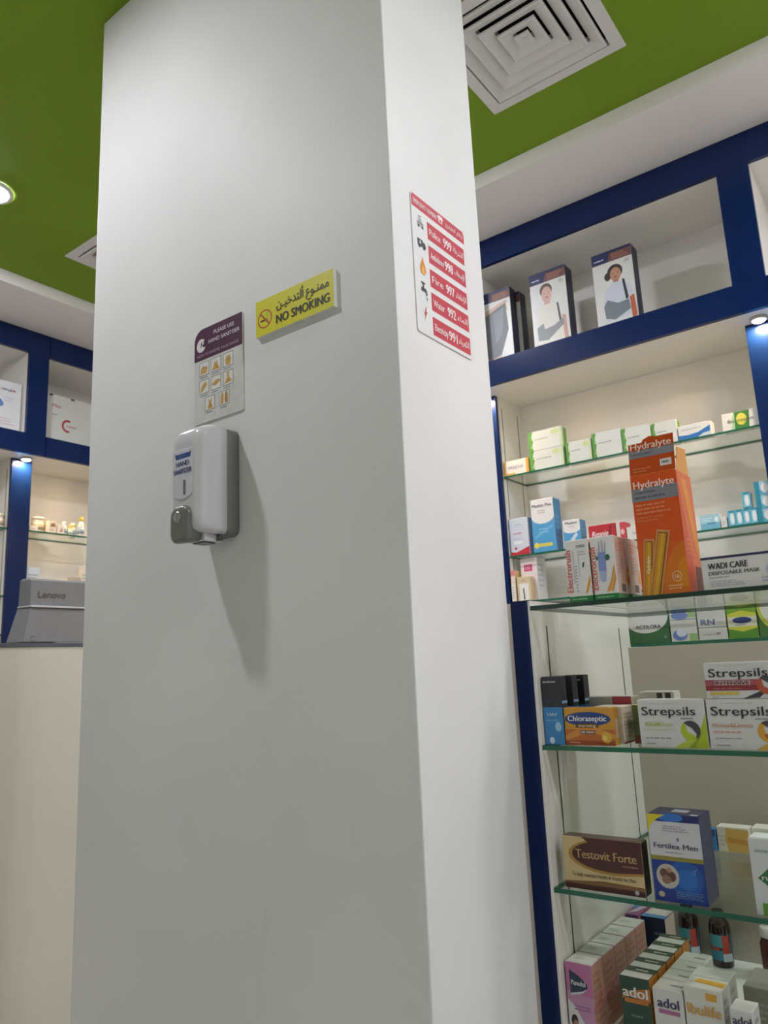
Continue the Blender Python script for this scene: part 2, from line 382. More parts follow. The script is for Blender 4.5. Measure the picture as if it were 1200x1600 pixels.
bay(RB, 0, -.3725, .667, DW, 'blue framed shelving bay cut by the right edge of the photo', depR, gR)
bay(LB, PI/2, .871, 1.9095, DW, 'blue framed shelving bay at the left edge of the photo', depL, gL)
bay(LB, PI/2, 2.0215, 2.56, DW, 'blue framed shelving bay beside the left edge of the pillar', depL, gL)
spotlight(RB, 0, -.427, 'small lit spotlight over the blue post at the right edge')
spotlight(RB, 0, -1.577, 'small lit spotlight over the blue post just behind the pillar edge')
spotlight(LB, PI/2, 2.614, 'small added spotlight over the blue post hidden behind the pillar')  # added unseen to warm the light in the left wall bays
spotlight(LB, PI/2, 1.964, 'small lit spotlight over the blue post left of the pillar')

# ---------------------------------------------------------------- glass display counter
DX0, DX1, DY0, DY1 = -.765, .62, 1.45, 2.02
dc = empty('display_counter', (DX0, DY0, 0)); tag(dc, 'blue and white display counter with glass top and glass shelves of medicine boxes', 'display counter')
def dpart(name, x0, x1, y0, y1, z0, z1, m, bevel=0):
    return bx(name, x0 - DX0, x1 - DX0, y0 - DY0, y1 - DY0, z0, z1, m, dc, bevel)
DT = 1.171
for a, b, inner in ((DX0, -.72, 1), (DX1, DX1 + .045, 0)):
    dpart('side_panel', a, b, DY0 + .0035, DY1, 0, DT - .0015, M_WHITEG)
    e0, e1 = (a, b - .0055) if inner else (a + .0055, b)
    dpart('edge_band', e0, e1, DY0, DY0 + .0034, 0, DT - .0015, M_BLUE)
    dpart('white_edge', b - .0055 if inner else a, b if inner else a + .0055, DY0 + .001, DY0 + .0034, 0, DT - .0015, M_WHITE)
    dpart('top_edge', a, b, DY0, DY1, DT - .0015, DT, M_BLUE)
DXI = -.7197
TOPZ, SA, SB, DECK = 1.158, .879, .613, .35
g = glass_shelf('glass_top', DXI - DX0, DX1 - DX0 - .0005, 0, DY1 - DY0, TOPZ, .009, dc, M_GEDGE_D)
for zt in (SA, SB): glass_shelf('glass_shelf', DXI - DX0 + .001, DX1 - DX0 - .001, .003, DY1 - DY0 - .022, zt, .009, dc)
dpart('back_panel', DXI, DX1, DY1 - .02, DY1, DECK, 1.068, M_BACK)
dpart('filler_strip', DX0 - .07, DX0 - .0005, DY0 + .004, DY0 + .02, 0, DT - .004, M_WHITE)
dpart('deck', DXI, DX1, DY0 + .004, DY1 - .0205, DECK - .02, DECK, M_WHITE)
dpart('plinth', DXI, DX1, DY0 + .02, DY1, 0, DECK - .0205, M_BLUE)
for yy in (1.519, 1.944): dpart('slotted_standard', DXI, DXI + .0008, yy, yy + .0028, DECK + .02, 1.118, M_SLOT)
glass_shelf('rear_ledge', DXI - DX0, DX1 - DX0, .5705, .74, 1.077, .008, dc)
for xx in (-.6, -.1, .4): dpart('ledge_bracket', xx, xx + .01, DY1 + .0005, DY1 + .15, 1.05, 1.0685, M_METAL)

# ---------------------------------------------------------------- service counter and computer
sv = empty('service_counter', (-2.4, 1.0, 0)); tag(sv, 'cream fronted service counter with thin grey top left of the pillar', 'counter')
bx('front_panel', -.02, 0, -.8, 1.3, 0, 1.158, M_COUNTER, sv, .001)
bx('top', -.6, .003, -.805, 1.305, 1.1585, 1.171, mat('grey_top', (.10, .105, .13, 1), .3), sv, .001)
bx('side_panel', -.6, -.0205, -.8, -.78, .08, 1.158, M_COUNTER, sv); bx('side_panel', -.6, -.0205, 1.28, 1.3, .08, 1.158, M_COUNTER, sv)
bx('inner_shelf', -.58, -.0205, -.7795, 1.2795, .62, .64, M_COUNTER, sv); bx('plinth', -.57, -.03, -.78, 1.28, 0, .08, M_GREYD, sv)
mo = empty('desktop_monitor', (-2.62, 1.62, 1.171)); tag(mo, 'grey computer seen from behind standing on the service counter', 'monitor')
# rear shell, local x towards the room, y along the counter
def shell(name, secs, m):
    MB().rings([[(x0, y0, z), (x1, y0 + .012, z), (x1, y1 - .012, z), (x0, y1, z)] for z, x0, x1, y0, y1 in secs], smooth=False).build(name, m, mo, .003)
shell('upper_shell', [(.143, -.06, .0, -.248, .248), (.235, -.06, -.008, -.243, .243), (.241, -.055, -.014, -.240, .240)], M_MON)
shell('lower_shell', [(.012, -.06, .035, -.285, .285), (.134, -.06, .012, -.250, .250)], M_MON)
shell('ridge', [(.1345, -.06, .020, -.252, .252), (.1425, -.06, .016, -.251, .251)], M_MONL)
bx('screen', -.072, -.0605, -.24, .24, .02, .238, M_GREYD, mo, .002)
bx('foot', -.10, .05, -.16, .16, 0, .0115, M_MON, mo, .003)
prints(mo, (.0005, -.248, .143), (0, 1, 0), (-.085, 0, 1), .496, .095, [('t', 'Lenovo', .085, .30, .27, '#4b4540', dict(al='l', bold=.006))], lname='maker_lettering')
prints(mo, (.0355, -.285, .012), (0, 1, 0), (-.19, 0, 1), .57, .122, [('ring', .085, .1, .018, .085, .3, '#5c5e62', 30, 330)], name='round_mark')

# ---------------------------------------------------------------- things on the pillar
# no smoking sign
w, h = .2225, .083
o = bx('no_smoking_sign', 0, w, -.009, 0, 0, h, [mat('white_foamboard', '#d8d8d4', .5)], None, .0006); o.location = (-1.117, PY0, 1.748)
tag(o, 'yellow rectangular no smoking sign on the pillar front', 'sign')
prints(o, (.0006, -.009, .0006), (1, 0, 0), (0, 0, 1), w - .0012, h - .0012, [('r', 0, 0, 1, 1, '#d6cf12'),
    ('ring', .123, .44, .096, .26, .15, '#b5501e'), ('r', .065, .38, .13, .43, '#2a2a10'), ('r', .145, .38, .165, .43, '#8a7a18'),
    ('p', [(.055, .60), (.068, .64), (.192, .28), (.179, .24)], '#b5501e'),
    ('p', [(.15, .47), (.158, .47), (.165, .55), (.155, .62), (.148, .60), (.157, .55)], '#a89c16'),
    ('t', arabic('ممنـوع ألتدخيـن'), .615, .58, .25, '#2b2b14', dict(fit=.66, bold=.018)),
    ('t', 'NO SMOKING', .615, .17, .245, '#16170e', dict(fit=.67, bold=.03))], 'yellow_face')
# hand sanitiser instruction poster
w, h = .162, .228
ps = MB(); pts = rrect(w, h, .004, 3, w/2, h/2); pts = [p for p in pts if not (p[0] < .01 and p[1] > h - .01)]
arc = [(.03 - .03*math.sin(math.radians(a)), h - .03 + .03*math.cos(math.radians(a))) for a in range(0, 91, 15)]
i = next(k for k, p in enumerate(pts) if p[0] < .05); pts = pts[:i] + arc + pts[i:]
ps.rings([[(x, y, z) for x, z in pts] for y in (0, -.003)], smooth=False)
o = ps.build('instruction_poster', mat('poster_acrylic', '#d3d4d0', .25)); o.location = (-1.328, PY0 - .0002, 1.602)
tag(o, 'purple headed poster with small hand washing pictures above the dispenser', 'poster')
hd = [(0, .665), (1, .665), (1, 1)] + [(x / w, z / h) for x, z in arc]
sp = [('p', hd, '#4d1f42'), ('e', .145, .825, .095, .072, '#e4dee4'), ('e', .215, .835, .05, .035, '#4d1f42'), ('p', [(.13, .80), (.15, .81), (.165, .85), (.15, .87), (.14, .84)], '#4d1f42'), ('p', [(.175, .83), (.2, .83), (.2, .86), (.175, .87)], '#e4dee4'),
      ('t', 'PLEASE USE', .63, .895, .042, '#e8dfe6', dict(fit=.42, bold=.012)), ('t', 'HAND SANITISER', .63, .815, .042, '#e8dfe6', dict(fit=.64, bold=.012)),
      ('t', 'HOW TO SANITISE YOUR HANDS', .5, .70, .03, '#bfa6ba', dict(fit=.86))]
TAN = '#c9a15a'; TAN2 = '#b98d48'
def tile(u, v, kind):
    a, b = u + .205, v + .145
    r = [('r', u, v, a, b, '#6f7672'), ('r', u + .008, v + .006, a - .008, b - .006, '#dededa')]
    def q(L, c=TAN): r.append(('p', [(u + x*.205, v + y*.145) for x, y in L], c))
    if kind == 0: q([(.1, .15), (.75, .15), (.85, .5), (.6, .65), (.2, .6)]); q([(.3, .5), (.4, .8), (.5, .55)], TAN2); q([(.55, .5), (.8, .7), (.75, .45)], TAN2)
    if kind == 1: q([(.1, .12), (.9, .12), (.65, .5), (.6, .85), (.5, .6), (.35, .75), (.3, .5)]); q([(.4, .2), (.75, .2), (.55, .5)], TAN2)
    if kind == 2: q([(.3, .1), (.7, .1), (.8, .5), (.62, .85), (.5, .7), (.38, .8), (.2, .5)]); q([(.35, .4), (.65, .4), (.5, .75)], TAN2)
    if kind == 3: q([(.1, .1), (.3, .15), (.8, .55), (.75, .8), (.5, .8), (.2, .5)]); q([(.4, .5), (.7, .6), (.6, .75)], TAN2)
    if kind == 4: q([(.08, .35), (.5, .3), (.92, .5), (.9, .65), (.55, .7), (.1, .5)]); q([(.35, .35), (.6, .4), (.5, .6)], TAN2)
    if kind == 5: q([(.1, .12), (.9, .2), (.6, .55), (.6, .95), (.4, .9), (.4, .5)]); q([(.35, .2), (.7, .25), (.5, .5)], TAN2)
    if kind == 6: q([(.25, .1), (.8, .1), (.65, .5), (.7, .9), (.5, .6), (.35, .85), (.4, .5)]); q([(.4, .2), (.65, .2), (.52, .55)], TAN2)
    if kind == 7: q([(.12, .12), (.4, .12), (.45, .6), (.38, .9), (.22, .9), (.15, .6)]); q([(.58, .12), (.86, .12), (.85, .6), (.78, .9), (.62, .9), (.55, .6)], TAN2)
    r.append(('l', u + .02, v - .03, a - .02, v - .008, 1, '#8d928f'))
    return r
for k, (u, v) in enumerate([(.11, .495), (.36, .495), (.61, .495), (.11, .305), (.36, .305), (.61, .305), (.235, .115), (.53, .115)]):
    prints(o, (0, -.003, 0), (1, 0, 0), (0, 0, 1), w, h, tile(u, v, k), 'picture_tile')
prints(o, (0, -.003, 0), (1, 0, 0), (0, 0, 1), w, h, sp, 'purple_header')
# emergency numbers sign on the side face
w, h = .2035, .300
o = empty('emergency_numbers_sign', (PX1, 1.132, 1.676)); tag(o, 'white and red emergency telephone numbers sign on the pillar side', 'sign')
MB().rings([[(x, p[0], p[1]) for p in rrect(w, h, .008, 4, w/2, h/2)] for x in (0, .002)], smooth=False).build('plate', mat('sign_plate', '#dcdcda', .35), o)
RED = '#c23f4d'; PINK = '#f2dede'
sp = [('p', [(p[0]/w, p[1]/h) for p in rrect(w, h, .008, 4, w/2, h/2)], '#c9a6a6'), ('p', [(p[0]/w, p[1]/h) for p in rrect(w - .0016, h - .0016, .007, 4, w/2, h/2)], '#e0e0df'),
      ('p', [(0.01, .90), (.99, .90), (.99, .975), (.97, .995), (.03, .995), (.01, .975)], RED),
      ('t', 'EMERGENCY NUMBERS', .04, .928, .036, PINK, dict(al='l', fit=.42, bold=.012)), ('t', arabic('أرقام الطوارئ'), .62, .935, .032, PINK, dict(al='l', fit=.34, bold=.01)),
      ('r', .495, .925, .565, .955, PINK), ('p', [(.475, .955), (.585, .955), (.57, .98), (.49, .98)], PINK), ('e', .53, .94, .018, .011, RED)]
rows = [('Police', '999', 'الشرطة', .725), ('Ambulance', '998', 'الإسعاف', .55), ('Fire', '997', 'الإطفاء', .375), ('Water', '992', 'الماء', .205), ('Electricity', '991', 'الكهرباء', .03)]
for en, nu, ar, v in rows:
    hh = .13
    rowp = [('r', .27, v, .97, v + hh, RED), ('t', en, .30, v + .038, .052, PINK, dict(al='l', fit=.20 if len(en) < 7 else .24, bold=.014)),
           ('t', nu, .635, v + .03, .07, '#f6eaea', dict(fit=.15, bold=.022)), ('t', arabic(ar), .94, v + .045, .045, PINK, dict(al='r', fit=.2, bold=.014))]
    prints(o, (.0022, 0, 0), (0, 1, 0), (0, 0, 1), w, h, rowp, 'number_bar', 'number_lettering')
K = '#3b3e3d'
sp += [('p', [(.09, .78), (.20, .78), (.205, .81), (.18, .815), (.165, .84), (.115, .84), (.105, .81), (.085, .805)], '#a9acaa'), ('r', .115, .848, .165, .856, K), ('e', .115, .778, .018, .012, K), ('e', .18, .778, .018, .012, K), ('r', .1, .8, .19, .806, K),
       ('p', [(.08, .63), (.17, .63), (.17, .68), (.08, .68)], K), ('p', [(.175, .63), (.22, .63), (.22, .65), (.2, .67), (.175, .67)], K), ('e', .11, .627, .018, .012, '#1f2221'), ('e', .19, .627, .018, .012, '#1f2221'), ('r', .115, .645, .135, .668, '#e0e0df'),
       ('p', [(.12, .43), (.17, .425), (.2, .455), (.19, .49), (.165, .525), (.155, .56), (.135, .53), (.105, .49), (.1, .455)], '#d9892f'), ('p', [(.135, .43), (.165, .43), (.175, .455), (.15, .5), (.125, .46)], '#e8b04a'),
       ('p', [(.1, .33), (.17, .33), (.19, .32), (.2, .285), (.18, .285), (.17, .305), (.1, .305)], K), ('r', .125, .33, .145, .36, K), ('r', .1, .36, .17, .37, K), ('e', .19, .262, .01, .012, '#8f9492'),
       ('p', [(.16, .20), (.17, .20), (.155, .165), (.175, .165), (.13, .10), (.145, .145), (.125, .145)], '#c0504f')]
prints(o, (.002, 0, 0), (0, 1, 0), (0, 0, 1), w, h, sp, 'sign_print')

# hand sanitizer dispenser: local x right, y into the wall, z up, origin at bottom centre on the wall
dw, dh, dd = .104, .232, .105
ds = empty('soap_dispenser', (-1.234, PY0, 1.329)); tag(ds, 'white and grey wall dispenser for hand sanitizer on the pillar', 'dispenser')
MB().rings([[(x, -y, z) for x, z in rrect(ww, hh, .016, 5, 0, dh/2)] for y, ww, hh in ((.0005, dw, dh), (.031, dw, dh), (.034, dw - .003, dh - .003))]).build('back_plate', M_GREYP, ds)
secs = [(.034, 0, -.002, 0, .014), (.06, .001, -.002, .001, .016), (.078, .0025, .001, .002, .018), (.09, .005, .007, .004, .02), (.098, .0085, .015, .006, .022), (.103, .013, .026, .010, .022), (.105, .019, .038, .016, .021)]
cover = []
for y, i, t, b, r in secs:
    ww = dw - 2*i; z0 = b; z1 = dh - .001 - t
    cover.append([(x, -y, z) for x, z in rrect(ww, z1 - z0, min(r, ww/2 - .001), 6, 0, (z0 + z1)/2)])
MB().rings(cover).build('cover', M_PLASTIC, ds)
fp = []
base = [(-.029, .178), (.029, .178), (.029, .085)] + [(.029*math.cos(math.radians(-a)), .085 + .014*math.sin(math.radians(-a))) for a in range(15, 180, 15)] + [(-.029, .085)]
ctr = (0, .12)
MB().rings([[(x*k, -y, ctr[1] + (z - ctr[1])*k) for x, z in base] for y, k in ((.1, 1), (.1062, 1), (.1072, .96))], smooth=False).build('front_badge', M_PLASTIC2, ds)
MB().rings([[(x, -y, z) for x, z in rrect(.007, .031, .003, 4, .006, .096)] for y in (.104, .1082)], smooth=False).build('level_window', mat('window_grey', '#77797a', .15), ds)
lv = [(.060, .036, .056), (.09, .044, .070), (.104, .0455, .076), (.111, .045, .076), (.115, .041, .068), (.1165, .033, .054)]
MB().rings([[(x, -y, z) for x, z in rrect(ww*1.25, hh, min(ww*.4, hh*.4), 6, -.002, .046 - (.066 - hh)*.12 - .028)] for y, ww, hh in lv]).build('push_lever', M_GREYP, ds)
lvp = MB().rings([[(-.004 + r*math.cos(2*PI*i/16), -y, .033 + r*1.15*math.sin(2*PI*i/16)) for i in range(16)] for y, r in ((.1155, .011), (.1178, .0105), (.119, .008), (.1195, .004))]).build('lever_button', mat('button_chrome', (.35, .35, .36, 1), .12, metal=.6), ds)
nz = MB().box(-.02, .03, -.075, -.03, -.014, .003); nz.build('nozzle_bracket', M_PLASTIC, ds, .002)
MB().box(-.012, .022, -.07, -.04, -.0165, -.0145).build('nozzle_slot', M_GREYD, ds)
MB().tube((.036, -.04, -.012), (.036, -.04, .004), .006).build('lock', M_GREYD, ds)
prints(ds, (-.028, -.1072, .094), (1, 0, 0), (0, 0, 1), .056, .08, [('p', [(.10, .80), (.92, .80), (.98, .955), (.86, .93), (.16, .93), (.04, .955)], '#2a4a8c'), ('t', '\u2022\u2022\u2022\u2022', .5, .83, .05, '#7d92bd', dict(fit=.4)),
    ('t', 'HAND', .5, .60, .135, '#2f3c74', dict(fit=.72, bold=.025)), ('t', 'SANITIZER', .5, .40, .135, '#2f3c74', dict(fit=1.02, bold=.03))], 'blue_banner')

# ---------------------------------------------------------------- arm sling boxes in the upper cabinet
def sling(x, label, kind, gr='orthopaedic boxes in the upper cabinet', w=.166, h=.362, d=.07, yf=2.85, n=0):
    sp = [('p', [(0, .86), (.42, .86), (.46, .90), (1, .93), (1, 1), (0, 1)], '#232c55'), ('p', [(.40, .86), (1, .86), (1, .965), (.46, .965)], '#6d4746'),
          ('t', 'ORTHO', .06, .90, .024, '#cdd3e6', dict(al='l', fit=.26, bold=.01)), ('l', .50, .875, .95, .955, 4, '#a9745f'), ('r', .80, .79, .92, .84, '#bfc0b4')]
    sp = [q for q in sp if not (q[0] == 't')] + [('l', .06, .895, .34, .925, 1, '#cdd3e6')]
    if kind == 'girl':
        sp += [('e', .55, .72, .19, .09, '#3c322e'), ('e', .36, .68, .08, .05, '#3c322e'), ('e', .56, .685, .135, .085, '#b98c74'), ('r', .49, .565, .62, .63, '#ad8069'),
               ('p', [(.20, .38), (.27, .52), (.47, .59), (.64, .59), (.84, .53), (.93, .40), (.88, .16), (.25, .13)], '#c9cfdb'), ('p', [(.84, .36), (.95, .38), (.98, .12), (.86, .10)], '#b5603f'),
               ('p', [(.70, .60), (.76, .60), (.82, .36), (.75, .34)], '#2d3136'), ('p', [(.20, .33), (.30, .40), (.55, .33), (.82, .34), (.84, .22), (.45, .14), (.22, .18)], '#737d87'), ('e', .50, .70, .012, .008, '#463530'), ('e', .62, .70, .012, .008, '#463530'), ('e', .56, .655, .04, .008, '#8c5548')]
    elif kind == 'woman':
        sp += [('e', .44, .755, .17, .085, '#57483f'), ('e', .45, .70, .14, .10, '#d2aca0'), ('r', .37, .56, .53, .63, '#cda79a'), ('p', [(.10, .22), (.14, .50), (.36, .58), (.55, .58), (.80, .50), (.88, .30), (.84, .02), (.14, .02)], '#dcdace'),
               ('p', [(.82, .40), (.92, .38), (.95, .04), (.85, .02)], '#c59a90'), ('p', [(.70, .56), (.75, .56), (.80, .33), (.74, .33)], '#43474c'), ('p', [(.12, .32), (.30, .36), (.33, .28), (.60, .30), (.84, .36), (.86, .28), (.40, .14), (.13, .16)], '#868c8e'), ('e', .39, .715, .012, .007, '#5b443c'), ('e', .51, .715, .012, .007, '#5b443c'), ('e', .45, .665, .045, .008, '#a86a62')]
    else:
        sp += [('p', [(.10, .74), (.40, .78), (.86, .84), (.90, .70), (.20, .66)], '#c8ab98'), ('p', [(.12, .68), (.85, .80), (.90, .45), (.62, .12), (.25, .08), (.15, .4)], '#6b7177'), ('p', [(.45, .7), (.8, .74), (.7, .4), (.5, .3)], '#7d848a'), ('p', [(.1, .08), (.62, .14), (.72, .02), (.1, .0)], '#c9ae9c')]
    o = carton('orthopaedic_box', label, x, yf, OB, w, d, h, '#d6d7d4', sp, '#161b33', '#232c55', [('r', .2, .1, .8, .7, '#1d2340')], group=gr)
    return o
sling(-1.008, 'orthopaedic box picturing a child wearing a grey arm sling', 'girl', h=.352)
sling(-1.292, 'orthopaedic box picturing a woman in a pale shirt with grey sling', 'woman', h=.368, d=.073)
sling(-1.556, 'orthopaedic box picturing a grey limb support, nearest the pillar', 'limb', h=.36, d=.06)
sling(-1.540, 'dark sided orthopaedic box standing behind the one nearest the pillar', 'limb', h=.355, d=.06, yf=2.915)

# ---------------------------------------------------------------- wall shelf, upper glass
Y1 = 2.915
G = '#5d9a3c'; GD = '#3e7f35'
def green_box(x, w, z, h, label, d=.05, logo=True, gr='green and white tablet boxes'):
    sp = [('p', [(0, 0), (.14, 0), (.11, .3), (.15, .5), (.10, .75), (.15, 1), (0, 1)], G), ('e', .11, .2, .035, .06, '#a9cf8c'), ('e', .11, .62, .03, .06, '#8fbf6c'), ('l', .20, .52, .72, .62, 1, '#9aa39a')]
    if logo: sp += [('e', .80, .80, .12, .14, '#cfd89a'), ('r', .93, 0, 1, 1, '#c9dcae')]
    return carton('tablet_box', label, x, Y1, z, w, d, h, '#d9dcd4', sp, G, '#dfe2d8', [('r', 0, 0, .3, 1, '#d9dcd4')], group=gr)
carton('tablet_box', 'small white and orange box at the pillar end of the top glass shelf', -1.517, Y1, SH1, .118, .04, .066, '#e6e0d6', [('r', 0, 0, .08, 1, '#dca23a'), ('r', .9, 0, 1, 1, '#dca23a'), ('r', .08, 0, .45, .16, '#d9b04a'), ('t', 'MAEVA', .5, .42, .22, '#8d95b4', dict(fit=.6, bold=.01))], '#d8b25a')
green_box(-1.391, .155, SH1, .085, 'lower of two stacked green and white boxes on the top glass shelf')
green_box(-1.391, .155, SH1 + .0862, .085, 'upper of two stacked green and white boxes on the top glass shelf')
green_box(-1.224, .110, SH1, .09, 'green and white box right of the stacked pair on the top glass shelf')
green_box(-1.108, .121, SH1, .104, 'taller green and white box, fourth along the top glass shelf', logo=False)
green_box(-.984, .115, SH1, .096, 'green and white box partly hidden by the orange carton', logo=False)
green_box(-.865, .094, SH1, .09, 'green and white box just above and right of the orange carton', logo=False)
carton('tablet_box', 'flat white box with a blue wave on the top glass shelf', -.767, Y1, SH1, .12, .05, .056, '#e4e4e0', [('p', [(0, 0), (.95, 0), (.97, .72), (.6, .38), (.3, .30), (0, .34)], '#2f74b8'), ('p', [(.55, 0), (.97, 0), (.97, .3), (.75, .25)], '#c8d4dc'), ('l', .1, .62, .7, .78, 1, '#b8bcc0')], '#d8d8d4')
carton('tablet_box', 'white box with green patch and yellow disc at the end of the top shelf', -.608, Y1, SH1, .1255, .05, .066, '#e0e0da', [('p', [(.30, 0), (.72, 0), (.76, 1), (.33, 1)], '#3f7d3a'), ('e', .53, .55, .14, .34, '#d5cd55'), ('p', [(.24, .0), (.33, .0), (.36, 1), (.28, .7)], '#a9c9a2'), ('t', 'Buscopan', .16, .42, .2, '#56605a', dict(al='l', fit=.68, bold=.01))])

# wall shelf, second glass
carton('medicine_box', 'white box with a red foot beside the pillar on the second glass shelf', -1.514, Y1, SH2, .088, .05, .16, '#cfd6e0', [('p', [(0, 0), (1, 0), (1, .22), (.6, .14), (.3, .08), (0, .10)], '#c22a35'), ('l', .2, .55, .8, .63, 1, '#c77a8c'), ('l', .15, .40, .75, .48, 2, '#b5bccb'), ('r', .2, .30, .65, .38, '#e6e9ee'), ('l', .3, .8, .75, .84, 1, '#9fb0c8'), ('e', .28, .19, .07, .035, '#c22a35')], '#9fb0cc')
BLU = '#4f9fd0'
def antacid(x, w, h, d, big, label):
    sp = [('r', 0, 0, 1, .66, BLU), ('p', [(0, .66)] + [(.5 - .5*math.cos(math.radians(a)), .66 - .13*math.sin(math.radians(a))) for a in range(15, 180, 15)] + [(1, .66)], '#e7e6e4')]
    if big: sp += [('r', .08, .10, .85, .16, '#d9c95a'), ('e', .14, .13, .10, .055, '#ead94f'), ('p', [(.1, .25), (.9, .45), (.9, .5), (.1, .3)], '#6cb4dc'), ('l', .3, .34, .8, .46, 2, '#86c2e2')]
    else: sp += [('p', [(.25, .2), (.75, .55), (.85, .45), (.4, .1)], '#cbd9e2'), ('p', [(0, .0), (1, .0), (1, .12), (0, .06)], '#3a86bb')]
    sp += [('t', 'Maalox Plus' if big else 'Maalox', .5, .85, .06 if big else .09, '#4a4d58', dict(fit=.86 if big else .72, bold=.014)), ('l', .3, .72, .7, .80, 2, '#c9b2ac')]
    return carton('medicine_box', label, x, Y1, SH2, w, d, h, '#e7e6e4', sp, '#3f87bc', '#e0e0de', [('l', .2, .2, .8, .7, 5, '#64a2cc')])
antacid(-1.406, .102, .226, .072, True, 'tall blue and white medicine box with yellow strip on the second glass shelf')
antacid(-1.268, .073, .117, .064, False, 'short blue and white medicine box right of the tall one')
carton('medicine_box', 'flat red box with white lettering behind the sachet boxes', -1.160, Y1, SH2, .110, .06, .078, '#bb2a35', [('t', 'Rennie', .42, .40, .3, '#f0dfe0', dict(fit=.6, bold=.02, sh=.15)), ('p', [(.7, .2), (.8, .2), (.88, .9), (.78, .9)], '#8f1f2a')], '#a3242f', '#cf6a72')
carton('medicine_box', 'narrow red and pale pink box between the red box and orange carton', -1.046, Y1, SH2, .037, .06, .076, '#c8434f', [('r', 0, 0, .4, 1, '#dccfcd'), ('e', .65, .5, .2, .15, '#e6b6ba')], '#b02f3c')
carton('medicine_box', 'small white box peeping out left of the orange carton', -1.006, Y1, SH2, .045, .04, .052, '#dedcd4', [('l', .5, .4, .9, .6, 1, '#9a9a94')])
TE = '#5fb3c9'; TED = '#2f8fa8'
carton('cream_box', 'teal and white cream box lying right of the orange carton', -.729, Y1, SH2, .067, .04, .054, '#8cc6d8', [('r', 0, .45, 1, 1, '#9fd0dc'), ('l', .08, .55, .7, .85, 2, '#d9edf2'), ('r', 0, 0, 1, .4, '#76b8d2'), ('r', .35, .35, .8, .45, '#4c86ab'), ('e', .85, .65, .1, .2, '#e8f2f4')], '#d8dcd8')
carton('cream_box', 'pale end of a cream box beside the teal lying box', -.658, Y1, SH2, .02, .04, .040, '#d9dcd8', [('l', .1, .2, .9, .6, 2, '#b4b8b4')])
def small_teal(x, z, label, w=.0235, h=.058, alt=False):
    sp = [('r', 0, 0, 1, .08, TED), ('r', 0, .86, 1, 1, TED), ('r', 0, 0, .2, 1, TE), ('e', .6, .48, .28, .34, '#e9eef0')]
    if alt: sp = [('r', 0, 0, .35, 1, TED), ('e', .7, .5, .25, .38, '#e9eef0'), ('p', [(.35, 0), (.8, 0), (.35, .4)], TE)]
    return carton('cream_box', label, x, Y1, z, w, .045, h, '#8cc6d8' if not alt else '#a9d3df', sp, '#6bb0cc', '#bcdbe4', group='small teal cream boxes')
names = ['leftmost', 'second', 'third', 'fourth']
for k in range(4): small_teal(-.632 + k*.0247, SH2, '%s small teal box from the left in the row on the second shelf' % names[k])
small_teal(-.577, SH2 + .059, 'small teal box standing on top of the row', w=.026)
for k in range(3): small_teal(-.5325, SH2 + k*.0495, ['bottom', 'middle', 'top'][k] + ' teal and white box in the stack by the right blue post', w=.048, h=.0487, alt=True)

# wall shelf, third glass
carton('skin_care_box', 'pink and cream box half hidden by the pillar edge above the blue panel', -1.515, Y1 - .02, SH3, .020, .05, .132, '#e8dcc9', [('r', 0, .82, 1, 1, '#d98a8c'), ('r', 0, 0, .8, .55, '#eceae4'), ('l', .2, .1, .6, .5, 5, '#a7a49c')], '#caa878')
carton('skin_care_box', 'short white box with beige frame in front of the tall pink box', -1.488, Y1 - .02, SH3, .062, .035, .1, '#d8c6a4', [('r', .16, 0, .86, .72, '#ecebe6'), ('p', [(.45, .05), (.55, .05), (.5, .55), (.42, .5)], '#4b4c50'), ('l', .3, .8, .7, .9, 1, '#b49f78')], '#c9b48c')
carton('skin_care_box', 'tall white box with a pink square standing on the third shelf', -1.486, Y1 + .02, SH3, .076, .085, .18, '#e6dcda', [('r', .22, .70, .72, .86, '#d0537e'), ('l', .3, .74, .65, .82, 2, '#f0c6d4')], '#dcdcdc', '#e6e0de', [('l', .1, .3, .8, .9, 5, '#b9bcc4')])

